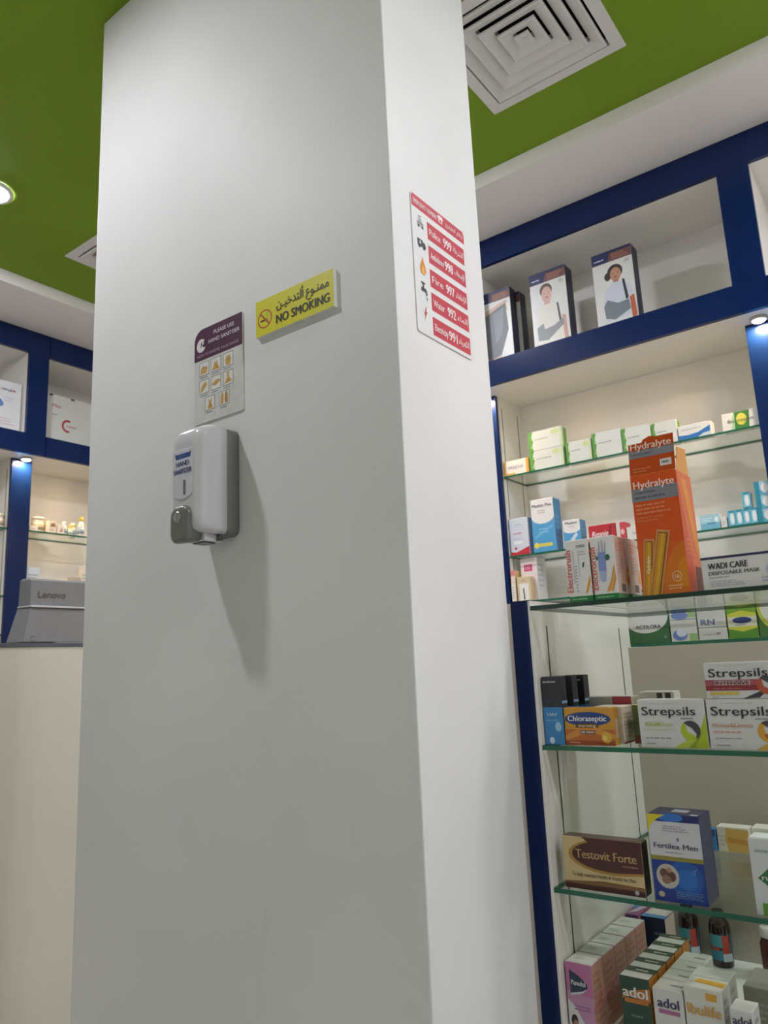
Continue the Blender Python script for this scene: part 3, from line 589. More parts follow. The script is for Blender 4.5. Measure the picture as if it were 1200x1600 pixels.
# ---------------------------------------------------------------- boxes on the glass top of the display counter
def sachets(x, yf, label, photo=False, w=.049, h=.126, d=.058):
    sp = [('r', 0, 0, 1, .09, '#1f7a3c'), ('l', .1, .025, .9, .065, 1, '#8fc79b'), ('p', [(.72, .13), (.95, .42), (.97, .30), (.80, .12)], '#d9952f'), ('t', 'Electrorush', .20, .16, .11, '#c9604f', dict(al='l', fit=1.75, rot=PI/2, bold=.02)),
          ('p', [(.27, .3), (.33, .3), (.33, .82), (.27, .82)], '#c3c5c8')]
    if not photo: sp += [('t', 'ORS', .66, .87, .045, '#5a5f66', dict(fit=.38, bold=.02)), ('l', .5, .74, .85, .82, 2, '#b5b8ba'), ('p', [(.66, .53), (.75, .56), (.78, .63), (.69, .62)], '#2f6b46'), ('l', .35, .15, .45, .6, 9, '#9fa3a8'), ('r', .52, .4, .54, .75, '#b5b8ba')]
    else: sp += [('p', [(.28, .45), (.60, .45), (.62, .75), (.30, .75)], '#7f8fc4'), ('p', [(.35, .28), (.55, .28), (.6, .45), (.3, .45)], '#a3aed0'), ('p', [(.34, .75), (.4, .75), (.4, .92), (.36, .92)], '#9da5b8'), ('p', [(.46, .75), (.52, .75), (.52, .94), (.48, .94)], '#9da5b8'), ('p', [(.57, .75), (.62, .75), (.66, .90), (.62, .9)], '#9da5b8'), ('e', .68, .66, .1, .05, '#2f6b46'), ('e', .25, .66, .06, .035, '#3f7d52'), ('p', [(.55, .11), (.7, .14), (.95, .45), (.93, .55), (.75, .3), (.6, .18)], '#d99a30')]
    ss = [('r', 0, 0, 1, .09, '#1f7a3c'), ('r', .35, .12, .75, .24, '#5f574f'), ('l', .1, .4, .9, .7, 6, '#c0a592'), ('l', .1, .75, .9, .92, 3, '#d99a80'), ('p', [(.75, .3), (1, .25), (1, .5)], '#d9a040')]
    o = carton('sachet_box', label, x, yf, TOPZ, w, d, h, '#dddcd8', sp, '#cdb8a8', '#dcd6d2', ss, group='rehydration sachet boxes on the glass top')
    return o
sachets(-.635, 1.462, 'white sachet box with sideways red lettering, left of its pair on the glass top')
sachets(-.582, 1.462, 'white sachet box with blue hand picture beside the orange carton', True)
sachets(-.580, 1.524, 'white sachet box standing behind the one with the hand picture', True, w=.052)
# the orange carton with a raised header card
OR = '#d2500f'
w, h, d = .0885, .236, .098
sp = [('r', 0, 0, 1, .42, '#cf5a10'), ('p', [(.45, .0), (1, 0), (1, .42), (.75, .36), (.55, .2)], '#d06f12'), ('p', [(.72, .05), (1, .05), (1, .3), (.85, .25)], '#d48214'),
      ('r', 0, .775, 1, .885, '#7d7f86'), ('t', 'Hydralyte', .5, .885, .062, '#f3ddcf', dict(fit=.88, bold=.02)), ('l', .06, .835, .55, .865, 1, '#54565e'), ('l', .06, .79, .78, .825, 1, '#54565e'),
      ('l', .06, .66, .8, .76, 3, '#dd8358'), ('l', .06, .60, .66, .65, 2, '#d97646'), ('ring', .77, .135, .10, .042, .14, '#eac49a'), ('t', '16', .77, .12, .03, '#f3dcc0', dict(bold=.02)), ('l', .58, .03, .96, .075, 2, '#e9b184')]
GO = '#c58a1e'; FR = '#c98a4e'
def stick(cu, cv, hh, ww, r, txt):
    def R(x, y): return (cu + (x*math.cos(r)*w + y*math.sin(r)*h*0 + y*h*math.sin(r)) / w, cv + (y*h*math.cos(r) - x*w*math.sin(r)) / h)
    out = [('p', [R(-ww, -hh), R(ww, -hh), R(ww, hh), R(-ww, hh)], FR), ('p', [R(-ww*.72, -hh), R(ww*.72, -hh), R(ww*.72, hh*.93), R(-ww*.72, hh*.93)], '#7a4a14'), ('p', [R(-ww*.64, -hh), R(ww*.5, -hh), R(ww*.5, hh*.9), R(-ww*.64, hh*.9)], GO), ('p', [R(-ww*.2, -hh), R(ww*.2, -hh), R(ww*.2, hh*.9), R(-ww*.2, hh*.9)], '#d1a025')]
    for t in txt:
        p = R(ww*.15, t); out.append(('t', 'Hydralyte', p[0], p[1], .028, '#f1e3b8', dict(al='l', rot=PI/2 - r, bold=.02, asp=.92)))
    return out
sp += stick(.20, .20, .26, .115, .10, (-.02,)) + stick(.44, .225, .30, .145, .20, (-.20, .08))
sp = [q if q[0] != 'p' else ('p', [(min(1, max(0, a)), min(1, max(0, b))) for a, b in q[1]], q[2]) for q in sp]
ss = [('p', [(0, 0), (.6, 0), (.4, .3), (.1, .9), (0, 1)], '#b8400e'), ('p', [(.25, .95), (.6, .95), (.95, .45), (.95, .25), (.6, .5)], '#cf7d1c'), ('l', .2, .3, .85, .45, 4, '#cf6d32'), ('r', .55, .0, 1, .22, '#5e1608')]
o = carton('sachet_carton', 'tall orange sachet carton with raised header card on the glass top', -.487, 1.463, TOPZ, w, d, h, OR, sp, '#c4561b', '#b98a52', ss)
hm = MB(); hh = .074; lean = .010
hp = [(-w/2, 0), (w/2, 0), (w/2, hh), (w*.13, hh), (-w*.02, hh + .003), (-w*.16, hh - .002), (-w*.2, hh - .008), (-w/2, hh - .008)]
hm.rings([[(x, -d/2 + .002 + t + lean*z/hh, h + .0008 + z) for x, z in hp] for t in (0, .0012)], smooth=False)
hc = hm.build('header_card', card('#b8460f'), o)
prints(hc, (-w/2, -d/2 + .0018, h + .001), (1, 0, 0), (0, lean/hh, 1), w, hh, [('r', 0, .47, 1, .68, '#7d7f86'), ('t', 'Hydralyte', .5, .70, .20, '#eecdb8', dict(fit=.9, bold=.02)), ('l', .05, .52, .7, .62, 1, '#5b5d64'), ('r', .68, .14, .93, .33, '#d4c9c2'), ('l', .72, .18, .92, .30, 1, '#5d5f68'), ('l', .08, .05, .5, .2, 2, '#d37f4f')])
gs = MB(); gs.rings([[(w/2 - t, -d/2 + .012, h - .002), (w/2 - t, d/2 - .01, h - .002), (w/2 - t, d/2 - .012, h + .055), (w/2 - t, -d/2 + .03, h + .05)] for t in (.0005, .0017)], smooth=False).build('side_flap', card('#c8862c'), o)
carton('face_mask_box', 'white disposable face mask box with navy top edge right of the orange carton', -.374, 1.462, TOPZ, .16, .085, .0595, '#d9d8d4', [('r', 0, .93, 1, 1, '#2b3358'), ('t', 'WADI CARE', .075, .62, .19, '#2b2b2f', dict(al='l', fit=.42, bold=.025)), ('t', 'DISPOSABLE MASK', .075, .44, .115, '#4c4c52', dict(al='l', fit=.54, bold=.025)), ('l', .075, .33, .35, .40, 1, '#9b9ba0'), ('l', .075, .08, .45, .28, 3, '#b4b4b8'), ('e', .80, .45, .13, .3, '#a9b6cc'), ('e', .80, .45, .09, .2, '#c6cfdc'), ('l', .62, .1, .95, .3, 2, '#a4aabb')], '#d0d0cc', '#2b3358')

# boxes on the rear ledge
YL = 2.045; ZL = 1.077
carton('herbal_box', 'green box with white arch and dark lettering on the rear ledge', -.742, YL, ZL, .120, .04, .072, '#3f6f45', [('p', [(.05, .98), (1, .98)] + [(.5 + .5*math.cos(math.radians(a)), .98 - .62*math.sin(math.radians(a))) for a in range(15, 180, 15)], '#e3e6e4'), ('t', 'ACTILORA', .55, .52, .14, '#5d6a66', dict(fit=.56, bold=.02)), ('e', .9, .2, .03, .05, '#7fa387')])
def pale_box(x, z, w, h, label, kind):
    sp = {0: [('e', .35, .30, .28, .26, '#6f88c4'), ('e', .42, .42, .2, .2, '#d8deec'), ('r', .7, .0, 1, .35, '#9ac07c'), ('l', .2, .75, .8, .85, 1, '#cfd3d6')],
          1: [('e', .4, .4, .32, .4, '#7b93cc'), ('r', .72, .2, 1, .9, '#a6c98c')],
          2: [('l', .15, .3, .8, .6, 1, '#b5b0b0'), ('e', .7, .5, .08, .1, '#a78f94')],
          3: [('t', 'RN', .12, .12, .30, '#6c82b4', dict(al='l', fit=.48, bold=.03)), ('r', 0, .0, 1, .04, '#b9bdb8')]}[kind]
    return carton('medicine_box', label, x, YL, z, w, .04, h, '#d5d9d2', sp)
pale_box(-.619, ZL, .066, .054, 'lower pale box with a blue swirl on the rear ledge', 0)
pale_box(-.619, ZL + .0552, .066, .026, 'upper flat pale box with a blue oval on the rear ledge', 1)
pale_box(-.549, ZL, .068, .03, 'lower flat white box beside the green and yellow box', 2)
pale_box(-.549, ZL + .0312, .068, .05, 'upper pale box with large blue letters on the rear ledge', 3)
carton('herbal_box', 'green and yellow box with a dark blue oval on the rear ledge', -.477, YL, ZL, .067, .04, .08, '#7fae3e', [('p', [(0, .0), (1, .0), (1, .3), (.5, .2), (0, .3)], '#5f9a3a'), ('p', [(0, .3), (.5, .2), (1, .3), (1, .75), (.5, .85), (0, .75)], '#d3d64e'), ('p', [(0, .36), (1, .36), (1, .66), (0, .66)], '#d9dcc8'), ('e', .5, .55, .33, .10, '#33477f'), ('l', .25, .38, .75, .44, 1, '#6f7fa8')])
carton('herbal_box', 'green box with white and yellow arc at the right end of the rear ledge', -.406, YL, ZL, .075, .04, .078, '#4f7f45', [('e', .55, .95, .56, .75, '#c9cf52', 180, 360), ('e', .58, .97, .50, .64, '#e0e2d4', 180, 360), ('t', 'I', .42, .72, .16, '#3b4038', dict(bold=.03))])

# ---------------------------------------------------------------- display counter, upper glass shelf
Y2 = 1.468
def dark_blue(x, yf, label):
    return carton('skin_care_box', label, x, yf, SA, .042, .026, .133, '#2b2c33', [('r', 0, 0, 1, .545, '#3b83bd'), ('l', .08, .9, .9, .95, 1, '#b4b4bb'), ('t', 'UAV', .2, .42, .045, '#cfe0ee', dict(al='l', fit=.5, bold=.02)), ('e', .72, .26, .16, .07, '#9cc4e2'), ('e', .35, .06, .13, .05, '#c9dcea'), ('l', .15, .62, .6, .66, 1, '#3a4a78'), ('l', .1, .34, .8, .37, 1, '#86b6da')], '#2f5f96', '#3a3a40', [('r', 0, .545, 1, 1, '#2b2c33'), ('r', 0, .60, 1, .64, '#7fa6c9')], group='black and blue boxes on the upper glass shelf')
dark_blue(-.7175, Y2, 'front black and blue box beside the blue side panel of the counter')
dark_blue(-.712, Y2 + .045, 'second black and blue box, behind the front one')
dark_blue(-.706, Y2 + .090, 'rearmost of the three black and blue boxes')
carton('lozenge_box', 'orange and yellow lozenge box with a dark blue oval logo', -.6735, Y2, SA, .1015, .028, .0715, '#c9912f', [('r', 0, .0, 1, .42, '#b8682c'), ('p', [(0, .25), (.45, .55), (1, .3), (1, .18), (.5, .35), (0, .12)], '#cf8a3c'), ('r', 0, 0, 1, .12, '#9c4a22'), ('p', [(.1 + .4 + .47*math.cos(math.radians(a)) - .02, .70 + .19*math.sin(math.radians(a))) for a in range(0, 360, 20)], '#27427f'), ('t', 'Chloraseptic', .47, .645, .15, '#eef0f2', dict(fit=.78, bold=.02)),
    ('p', [(.22, .47), (.70, .47), (.66, .58), (.26, .58)], '#5b3f1d'), ('t', 'warming', .46, .49, .08, '#e9d7a0', dict(fit=.36, bold=.02)), ('r', .30, .30, .62, .40, '#7a5a44'), ('t', 'SORE THROAT', .46, .325, .055, '#efe6d8', dict(fit=.28, bold=.02)), ('e', .84, .22, .1, .15, '#d6a93a'), ('e', .80, .2, .05, .08, '#e6c968'), ('l', .08, .05, .4, .1, 1, '#e0b98a')], '#c08a3a', '#b98f4a', [('r', .25, .2, .75, .7, '#b9a78a')])
carton('lozenge_box', 'grey white lozenge box with a red tab behind the orange lozenge box', -.678, Y2 + .11, SA, .105, .045, .0865, '#b9b7b0', [('r', .62, .80, 1, 1, '#b8404e'), ('t', 'Strepsils', .52, .52, .2, '#3d3d40', dict(fit=.84, bold=.015)), ('l', .1, .3, .8, .4, 1, '#9a9a96')], '#bdb2a0')
carton('lozenge_box', 'beige sided box between the orange lozenge box and the lime one', -.625, Y2 + .035, SA, .058, .062, .071, '#cfc3ae', [('l', .2, .2, .8, .7, 4, '#a8957c')], '#c9bda8', '#cfc8b8', [('l', .1, .15, .9, .85, 7, '#b59a86'), ('r', 0, 0, 1, .05, '#8c3a2c')])
carton('lozenge_box', 'dark green sided box squeezed left of the lime swirl lozenge box', -.552, Y2 + .05, SA, .020, .05, .073, '#4d5a2a', [('r', 0, 0, 1, .2, '#6b2f1e')], '#3f5a35', '#c9b040')
carton('lozenge_box', 'white box with two black squares behind the lime swirl lozenge box', -.560, Y2 + .125, SA, .07, .04, .094, '#d6d4cc', [('r', .1, .78, .95, 1, '#d0cec6'), ('r', .50, .80, .66, .98, '#3a3a34'), ('r', .74, .80, .9, .98, '#3a3a34')])
def swirl(cu, cv, r, asp, c1, c2):
    q = []
    def arc(a0, a1, ro, n=10): return [(cu + ro*math.cos(math.radians(a0 + (a1-a0)*i/n)), cv + ro*asp*math.sin(math.radians(a0 + (a1-a0)*i/n))) for i in range(n + 1)]
    q.append(('p', arc(120, 300, r) + [(cu + r*.25, cv - r*asp*.45), (cu - r*.35, cv - r*asp*.1)], c1))
    q.append(('p', arc(130, -60, r) + [(cu + r*.55, cv - r*asp*.35), (cu + r*.15, cv + r*asp*.25), (cu - r*.25, cv + r*asp*.5)], c2))
    return q
def lozenge(x, z, w, h, label, kind):
    asp = w / h
    sp = [('l', .2, .90, .75, .94, 1, '#bcbcb8'), ('t', 'Strepsils', .46, .675 if kind != 'intensive' else .60, .185 if kind != 'intensive' else .24, '#2a2a2e', dict(fit=.80, bold=.016))]
    if kind == 'lime':
        sp += [('p', [(.55, 0), (1, 0), (1, .72), (.93, .45), (.80, .2)], '#a9ba2c'), ('p', [(.6, 0), (.8, 0), (.95, .35), (.85, .25)], '#8da021'), ('p', [(.5, 0), (.72, .18), (.85, .2), (.7, 0)], '#b9c648')] + swirl(.765, .36, .145, asp, '#aabf2a', '#43444a') + [('l', .64, .585, .86, .635, 1, '#77787c'),
               ('t', 'SUGAR', .09, .445, .09, '#a5bd3c', dict(al='l', fit=.25, bold=.03)), ('t', 'free', .35, .445, .09, '#b4c76a', dict(al='l', fit=.16)), ('l', .09, .36, .55, .40, 1, '#c3cda0'), ('l', .09, .18, .62, .215, 1, '#6f7072'), ('l', .09, .06, .28, .10, 1, '#85868a')]
    if kind == 'lemon':
        sp += [('p', [(.6, 0), (1, 0), (1, .18), (.85, .2), (.72, .1)], '#cf9a35'), ('p', [(.62, 0), (.8, .16), (.95, .12), (.9, 0)], '#d9ad4a')] + swirl(.80, .36, .15, asp, '#d4a032', '#55484a') + [('p', [(.72, .3), (.82, .33), (.85, .24), (.76, .22)], '#b9602a'), ('l', .64, .585, .86, .635, 1, '#77787c'),
               ('t', 'Honey&Lemon', .06, .44, .085, '#c98a4a', dict(al='l', fit=.54, bold=.006)), ('l', .06, .315, .56, .375, 1, '#cf9a86'), ('l', .09, .20, .5, .235, 1, '#8a8b8e'), ('l', .09, .06, .28, .10, 1, '#85868a')]
    if kind == 'intensive':
        sp += [('r', 0, .22, .72, .52, '#8a3035'), ('r', .0, .36, .72, .50, '#a3545a'), ('r', .13, .37, .62, .50, '#c9a5a5'), ('t', 'INTENSIVE', .375, .39, .095, '#2f2b2c', dict(fit=.46, bold=.03)), ('l', .1, .25, .6, .31, 1, '#b9777c'), ('r', .05, .10, .45, .19, '#cfbb5a'), ('p', [(.5, 0), (.72, .02), (.84, .24), (.74, .2)], '#3d3d42'), ('l', .08, .02, .2, .06, 1, '#85868a')] + swirl(.83, .36, .13, asp, '#b9543c', '#4a4a50')
    return carton('lozenge_box', label, x, Y2, z, w, .04, h, '#cfd0cd', sp, '#c9cac6', '#d2d2cf', group='white lozenge boxes with black lettering')
lozenge(-.5225, SA, .1215, .0855, 'white lozenge box with black lettering and a lime green swirl', 'lime')
lozenge(-.398, SA, .124, .0855, 'white lozenge box with black lettering and an orange yellow swirl', 'lemon')
lozenge(-.394, SA + .0866, .122, .0625, 'white lozenge box with a dark red band lying on top of another', 'intensive')

# ---------------------------------------------------------------- display counter, lower glass shelf
CR = '#c9b583'; BRN = '#4a2420'
carton('supplement_box', 'flat brown and cream box with gold oval on the lower glass shelf', -.7005, Y2, SB, .1565, .034, .0945, CR, [('r', 0, 0, 1, .13, BRN), ('p', [(0, .13), (.5, .2), (1, .17), (1, .1), (0, .1)], '#7d5a34'), ('p', [(1, 1), (.22, 1)] + [(.62 + .55*math.cos(math.radians(a)), .66 + .33*math.sin(math.radians(a))) for a in range(120, 300, 15)] + [(1, .38)], '#a4823a'),
    ('p', [(1, 1), (.26, 1)] + [(.63 + .51*math.cos(math.radians(a)), .67 + .29*math.sin(math.radians(a))) for a in range(125, 300, 15)] + [(1, .43)], BRN), ('t', 'Testovit Forte', .55, .60, .17, '#b99a68', dict(fit=.76, bold=.02)), ('l', .75, .5, .95, .55, 1, '#9c7b50'), ('t', 'To help maintain Health & Vitality for Men', .50, .25, .07, '#5d4a36', dict(fit=.80, bold=.012)), ('e', .90, .07, .025, .042, '#b8b8bd')], '#241614', '#57423a', [('r', .2, .1, .8, .9, '#2e1c18')])
sp = [('r', 0, 0, 1, .47, '#1c3a86'), ('e', .62, .28, .34, .2, '#1f56a4'), ('e', .66, .27, .2, .12, '#2468b4'), ('r', 0, .47, 1, .52, '#8d8436'), ('r', 0, .52, 1, 1, '#c7c7cb'), ('r', 0, .92, 1, 1, '#1f2a63'), ('e', .45, .97, .25, .05, '#2f6fc0'), ('p', [(0, .78), (0, 1), (.36, 1), (.2, .95), (.06, .88)], '#cfc32a'),
      ('t', 'Fertilex Men', .5, .61, .062, '#2c3157', dict(fit=.84, bold=.016)), ('l', .28, .80, .78, .88, 3, '#9a9aa2'), ('ring', .56, .72, .03, .02, .3, '#6f7088'), ('r', .55, .70, .57, .735, '#6f7088'), ('l', .3, .555, .75, .575, 1, '#8d8d98'),
      ('e', .29, .29, .22, .14, '#b7b2aa'), ('e', .22, .32, .08, .055, '#6a4a3c'), ('e', .36, .29, .09, .06, '#5d4034'), ('e', .26, .25, .09, .05, '#8d6a58'), ('e', .33, .36, .05, .03, '#a5806c'), ('e', .14, .08, .06, .032, '#b9ad9a'), ('ring', .80, .36, .035, .022, .35, '#6f97d0'), ('p', [(.825, .375), (.86, .40), (.85, .405), (.815, .38)], '#6f97d0'), ('l', .42, .05, .95, .14, 4, '#5d82b4')]
carton('supplement_box', 'upright navy and white box with a round family photo on the lower glass shelf', -.5265, Y2, SB, .092, .072, .148, '#1c2f70', sp, '#343556', '#343558', [('l', .35, .3, .6, .8, 8, '#4a4c6e')], [('r', .38, .4, .7, .75, '#a8a8b4'), ('r', .82, .05, .96, .2, '#c9c9cf')])
carton('nicotine_box', 'white box with a green leaf shaped badge at the right edge of the lower shelf', -.357, Y2, SB, .09, .05, .121, '#ccd0cd', [('r', .12, 0, .95, .16, '#5f9a3c'), ('p', [(.10, .48), (.45, .72), (.95, .60), (.95, .34), (.45, .28)], '#2f7040'), ('t', 'nic', .17, .46, .075, '#c9d9cc', dict(al='l', fit=.26, bold=.02)), ('p', [(.35, .80), (.5, .95), (.7, .9), (.6, .82)], '#3f7a48'), ('l', .1, .80, .35, .88, 1, '#8fa39a')])
carton('medicine_box', 'small blue box behind the navy and white box on the lower shelf', -.549, 1.87, SB, .028, .03, .045, '#3d78b4', [('r', 0, .7, 1, 1, '#3a3f78'), ('e', .5, .4, .25, .25, '#5f9acc')])
carton('medicine_box', 'pale box with an orange patch at the back of the lower shelf', -.5185, 1.875, SB, .066, .04, .052, '#d2cdbd', [('p', [(.32, .02), (1, .02), (1, .92), (.3, .95), (.25, .5)], '#cfa55a'), ('p', [(.3, .4), (1, .3), (1, .5), (.35, .6)], '#c48f3c'), ('l', .05, .2, .28, .7, 3, '#bbb4a4')], '#cdc8b8', '#e2ddd0')
lx = carton('medicine_box', 'low white carton lying along the back of the lower shelf', -.452, 1.90, SB, .12, .05, .05, '#dad6ca', [('l', .1, .3, .8, .7, 2, '#bdb8aa')], None, '#e2ddd0')

# ---------------------------------------------------------------- display counter, bottom deck
def painkiller(k, label):
    sp = [('r', 0, .55, 1, 1, '#b5719c'), ('p', [(0, .30), (1, .05), (1, .55), (0, .62)], '#b98aa8'), ('p', [(0, 0), (.9, 0), (.3, .4), (0, .5)], '#d2d0d2'), ('p', [(.14, .58), (.14, .90), (.52, .83), (.80, .74), (.82, .68), (.6, .63)], '#2b3a4c'), ('p', [(.14, .55), (.14, .58), (.6, .63), (.82, .68), (.6, .60)], '#c9c9cf'),
          ('t', 'Panadol', .20, .70, .07, '#d8dadc', dict(al='l', fit=.54, bold=.02)), ('l', .25, .36, .95, .44, 2, '#8d5f92'), ('e', .22, .22, .13, .08, '#2a2422'), ('e', .26, .15, .1, .08, '#a87a62'), ('e', .48, .12, .1, .07, '#9c6f5c')]
    return carton('painkiller_box', label, -.7165, Y2 + k*.0605, DECK, .052, .059, .1285, '#c9a9bd', sp, '#b9907c', '#cfcfc6', [('l', .1, .1, .9, .9, 8, '#a97f70'), ('p', [(0, .35), (1, .55), (1, .6), (0, .42)], '#b86f74')], [('l', .2, .3, .6, .6, 2, '#a8a8a0')], group='row of pink painkiller boxes')
for k, nm in enumerate(['frontmost pink and white painkiller box, its dark wedge logo showing', 'second pink painkiller box in the row going back', 'third pink painkiller box in the row going back', 'fourth pink painkiller box in the row going back', 'fifth, rearmost pink painkiller box in the row']): painkiller(k, nm)
carton('medicine_box', 'purple and blue topped box behind the pink painkiller row', -.716, 1.79, DECK, .031, .09, .128, '#6a4a78', [('l', .2, .3, .8, .7, 3, '#9a7fa8')], '#b0708c', '#8a4a70', (), [('p', [(.1, .1), (.6, .3), (.9, .8), (.4, .7)], '#b9b4c8'), ('p', [(.0, .5), (.3, .6), (.4, 1), (0, 1)], '#4f7fb8')])
carton('medicine_box', 'navy fronted box with pale blue lid behind the green painkiller boxes', -.683, 1.80, DECK, .052, .065, .126, '#20304a', [('p', [(0, 0), (.6, 0), (0, .6)], '#15181f'), ('l', .5, .6, .9, .8, 2, '#5a7494')], '#c4b2a8', '#c9b8b4', (), [('r', 0, .0, 1, .3, '#4f8fc0'), ('p', [(.1, .4), (.9, .35), (.8, .9), (.2, .9)], '#d8ccc8')])
def adol(k, label):
    green = k % 2 == 0
    sp = [('r', 0, .0, 1, 1, '#274435'), ('p', [(0, .68), (.2, .74), (1, .70), (1, .88), (.15, .80)], '#b8712c'), ('t', 'adol', .5, .735, .14, '#d6dad2', dict(fit=.84, bold=.03)), ('r', .12, .655, .92, .715, '#b8712c'), ('l', .3, .46, .8, .52, 1, '#5f7a6a'), ('e', .5, .25, .15, .11, '#8a8f80'), ('p', [(.3, 0), (.7, 0), (.65, .15), (.35, .15)], '#4a5a50')]
    return carton('painkiller_box', label, -.6095, Y2 + k*.050, DECK, .054, .048, .1245, '#274435', sp, '#b8772c', '#cfd0c6', [('l', .1, .2, .9, .8, 6, '#c98f4c')], [('r', 0, .55, 1, 1, '#3b4a38')] + [('l', .35, .65, .85, .9, 1, '#c9cabc')], group='row of dark green painkiller boxes')
for k, nm in enumerate(['frontmost dark green painkiller box with white lettering and orange band', 'second dark green painkiller box with orange side', 'third dark green painkiller box with orange side', 'fourth dark green painkiller box with orange side', 'fifth, rearmost dark green painkiller box']): adol(k, nm)
def adolw(k, label):
    sp = [('t', 'adol', .5, .745, .14, '#3a3a62', dict(fit=.70, bold=.03)), ('r', .16, .655, .86, .715, '#a8688f'), ('l', .35, .38, .8, .43, 1, '#9a9aa0'), ('r', 0, 0, 1, .10, '#8f5f8c'), ('l', .2, .2, .7, .3, 2, '#b4b4b8')]
    return carton('painkiller_box', label, -.5505, Y2 + k*.050, DECK, .053, .048, .1155, '#cfd0ca', sp, '#c9c9c2', '#d2d1c6', (), [('l', .5, .3, .95, .6, 1, '#77777a')], group='row of white and purple painkiller boxes')
for k, nm in enumerate(['frontmost white painkiller box with purple underlined lettering', 'second white painkiller box behind the purple lettered one', 'third white painkiller box in its row', 'fourth, rearmost white painkiller box in its row']): adolw(k, nm)
def ibu(k, label):
    sp = [('t', 'Ibulife', .5, .67, .13, '#c99a4a', dict(fit=.86, bold=.03)), ('r', .58, .86, .86, .95, '#cf9c3c'), ('l', .08, .48, .8, .56, 1, '#b9b9b2'), ('r', .08, .28, .45, .40, '#cfb04a'), ('l', .5, .3, .85, .36, 1, '#8a8a86'), ('l', .1, .1, .7, .2, 2, '#c0c0ba')]
    return carton('painkiller_box', label, -.495, Y2 + k*.050, DECK, .064, .048, .130, '#d0d1c8', sp, '#b9b8ae', '#cfcfc4', [('l', .15, .15, .8, .9, 7, '#a3a39c')], [('p', [(.2, .45), (1, .3), (1, .75), (.25, .8)], '#d3a23a')] if k == 0 else (), group='white and orange ibuprofen boxes')
ibu(0, 'front white painkiller box with orange lettering and orange lid patch')
ibu(1, 'white box behind the orange lettered painkiller box')
carton('painkiller_box', 'small white painkiller box by itself at the lower right corner', -.418, Y2 - .01, DECK, .036, .045, .112, '#d0d0cc', [('t', 'adol', .5, .80, .12, '#44445f', dict(fit=.8, bold=.03)), ('r', .1, .72, .9, .76, '#b98aa0')], '#bdbdbb', '#dcdbd6', [('l', .2, .3, .8, .9, 5, '#8f9094')])
carton('medicine_box', 'grey carton with a yellow lower strip behind the small white painkiller box', -.425, 1.58, DECK, .11, .10, .105, '#8f8c80', [('r', 0, 0, 1, .35, '#c0a85a'), ('l', .1, .5, .8, .8, 3, '#a8a498')], '#9b988c', '#97948a')
def bottle(x, y, label):
    r = empty('syrup_bottle', (x, y, DECK + .0004)); tag(r, label, 'bottle', 'brown syrup bottles with teal labels')
    MB().lathe([(.002, .0), (.022, .0), (.0235, .003), (.0235, .072), (.0228, .083), (.020, .093), (.015, .100), (.011, .103), (.011, .105)], 24).build('body', mat('amber_glass', (.022, .012, .008, 1), .08, coat=.5), r)
    MB().lathe([(.0125, .1055), (.0135, .1065), (.0135, .114), (.012, .116), (.002, .116)], 20).build('cap', mat('black_cap', (.015, .012, .012, 1), .25), r)
    lab = MB(); n = 20
    for (a0, a1, z0, z1, mi) in ((-150, 150, .014, .070, 0), (-60, 20, .043, .068, 1), (-60, 20, .016, .036, 2), (20, 60, .028, .068, 3), (-110, -60, .045, .068, 3), (20, 75, .014, .030, 4), (-50, 5, .036, .043, 3)):
        k = 12; rr = .02365 + .0001*(mi > 0) + .00005*mi
        vs = [(rr*math.sin(math.radians(a0 + (a1-a0)*i/k)), -rr*math.cos(math.radians(a0 + (a1-a0)*i/k)), z) for z in (z0, z1) for i in range(k + 1)]
        lab.add(vs, [(i, i + 1, k + 2 + i, k + 1 + i) for i in range(k)], mi, True)
    lab.build('paper_label', [ink('#3a6f8c'), ink('#4f9aa6'), ink('#3f8aa0'), ink('#b5483c'), ink('#c3d2dc')], r)
bottle(-.634, 1.965, 'brown syrup bottle with teal and red label, left of two')
bottle(-.561, 1.955, 'brown syrup bottle with teal and red label, right of two')
b = empty('pill_jar', (-.438, 1.90, DECK + .0004)); tag(b, 'maroon jar with a white lid at the right edge of the bottom deck', 'jar')
MB().lathe([(.002, 0), (.024, 0), (.026, .004), (.026, .08), (.022, .09), (.02, .094)], 22).build('body', mat('maroon_jar', (.09, .025, .02, 1), .25), b)
MB().lathe([(.023, .0945), (.0235, .096), (.0235, .112), (.021, .1145), (.002, .1145)], 22).build('lid', mat('jar_lid', (.68, .66, .62, 1), .35), b)

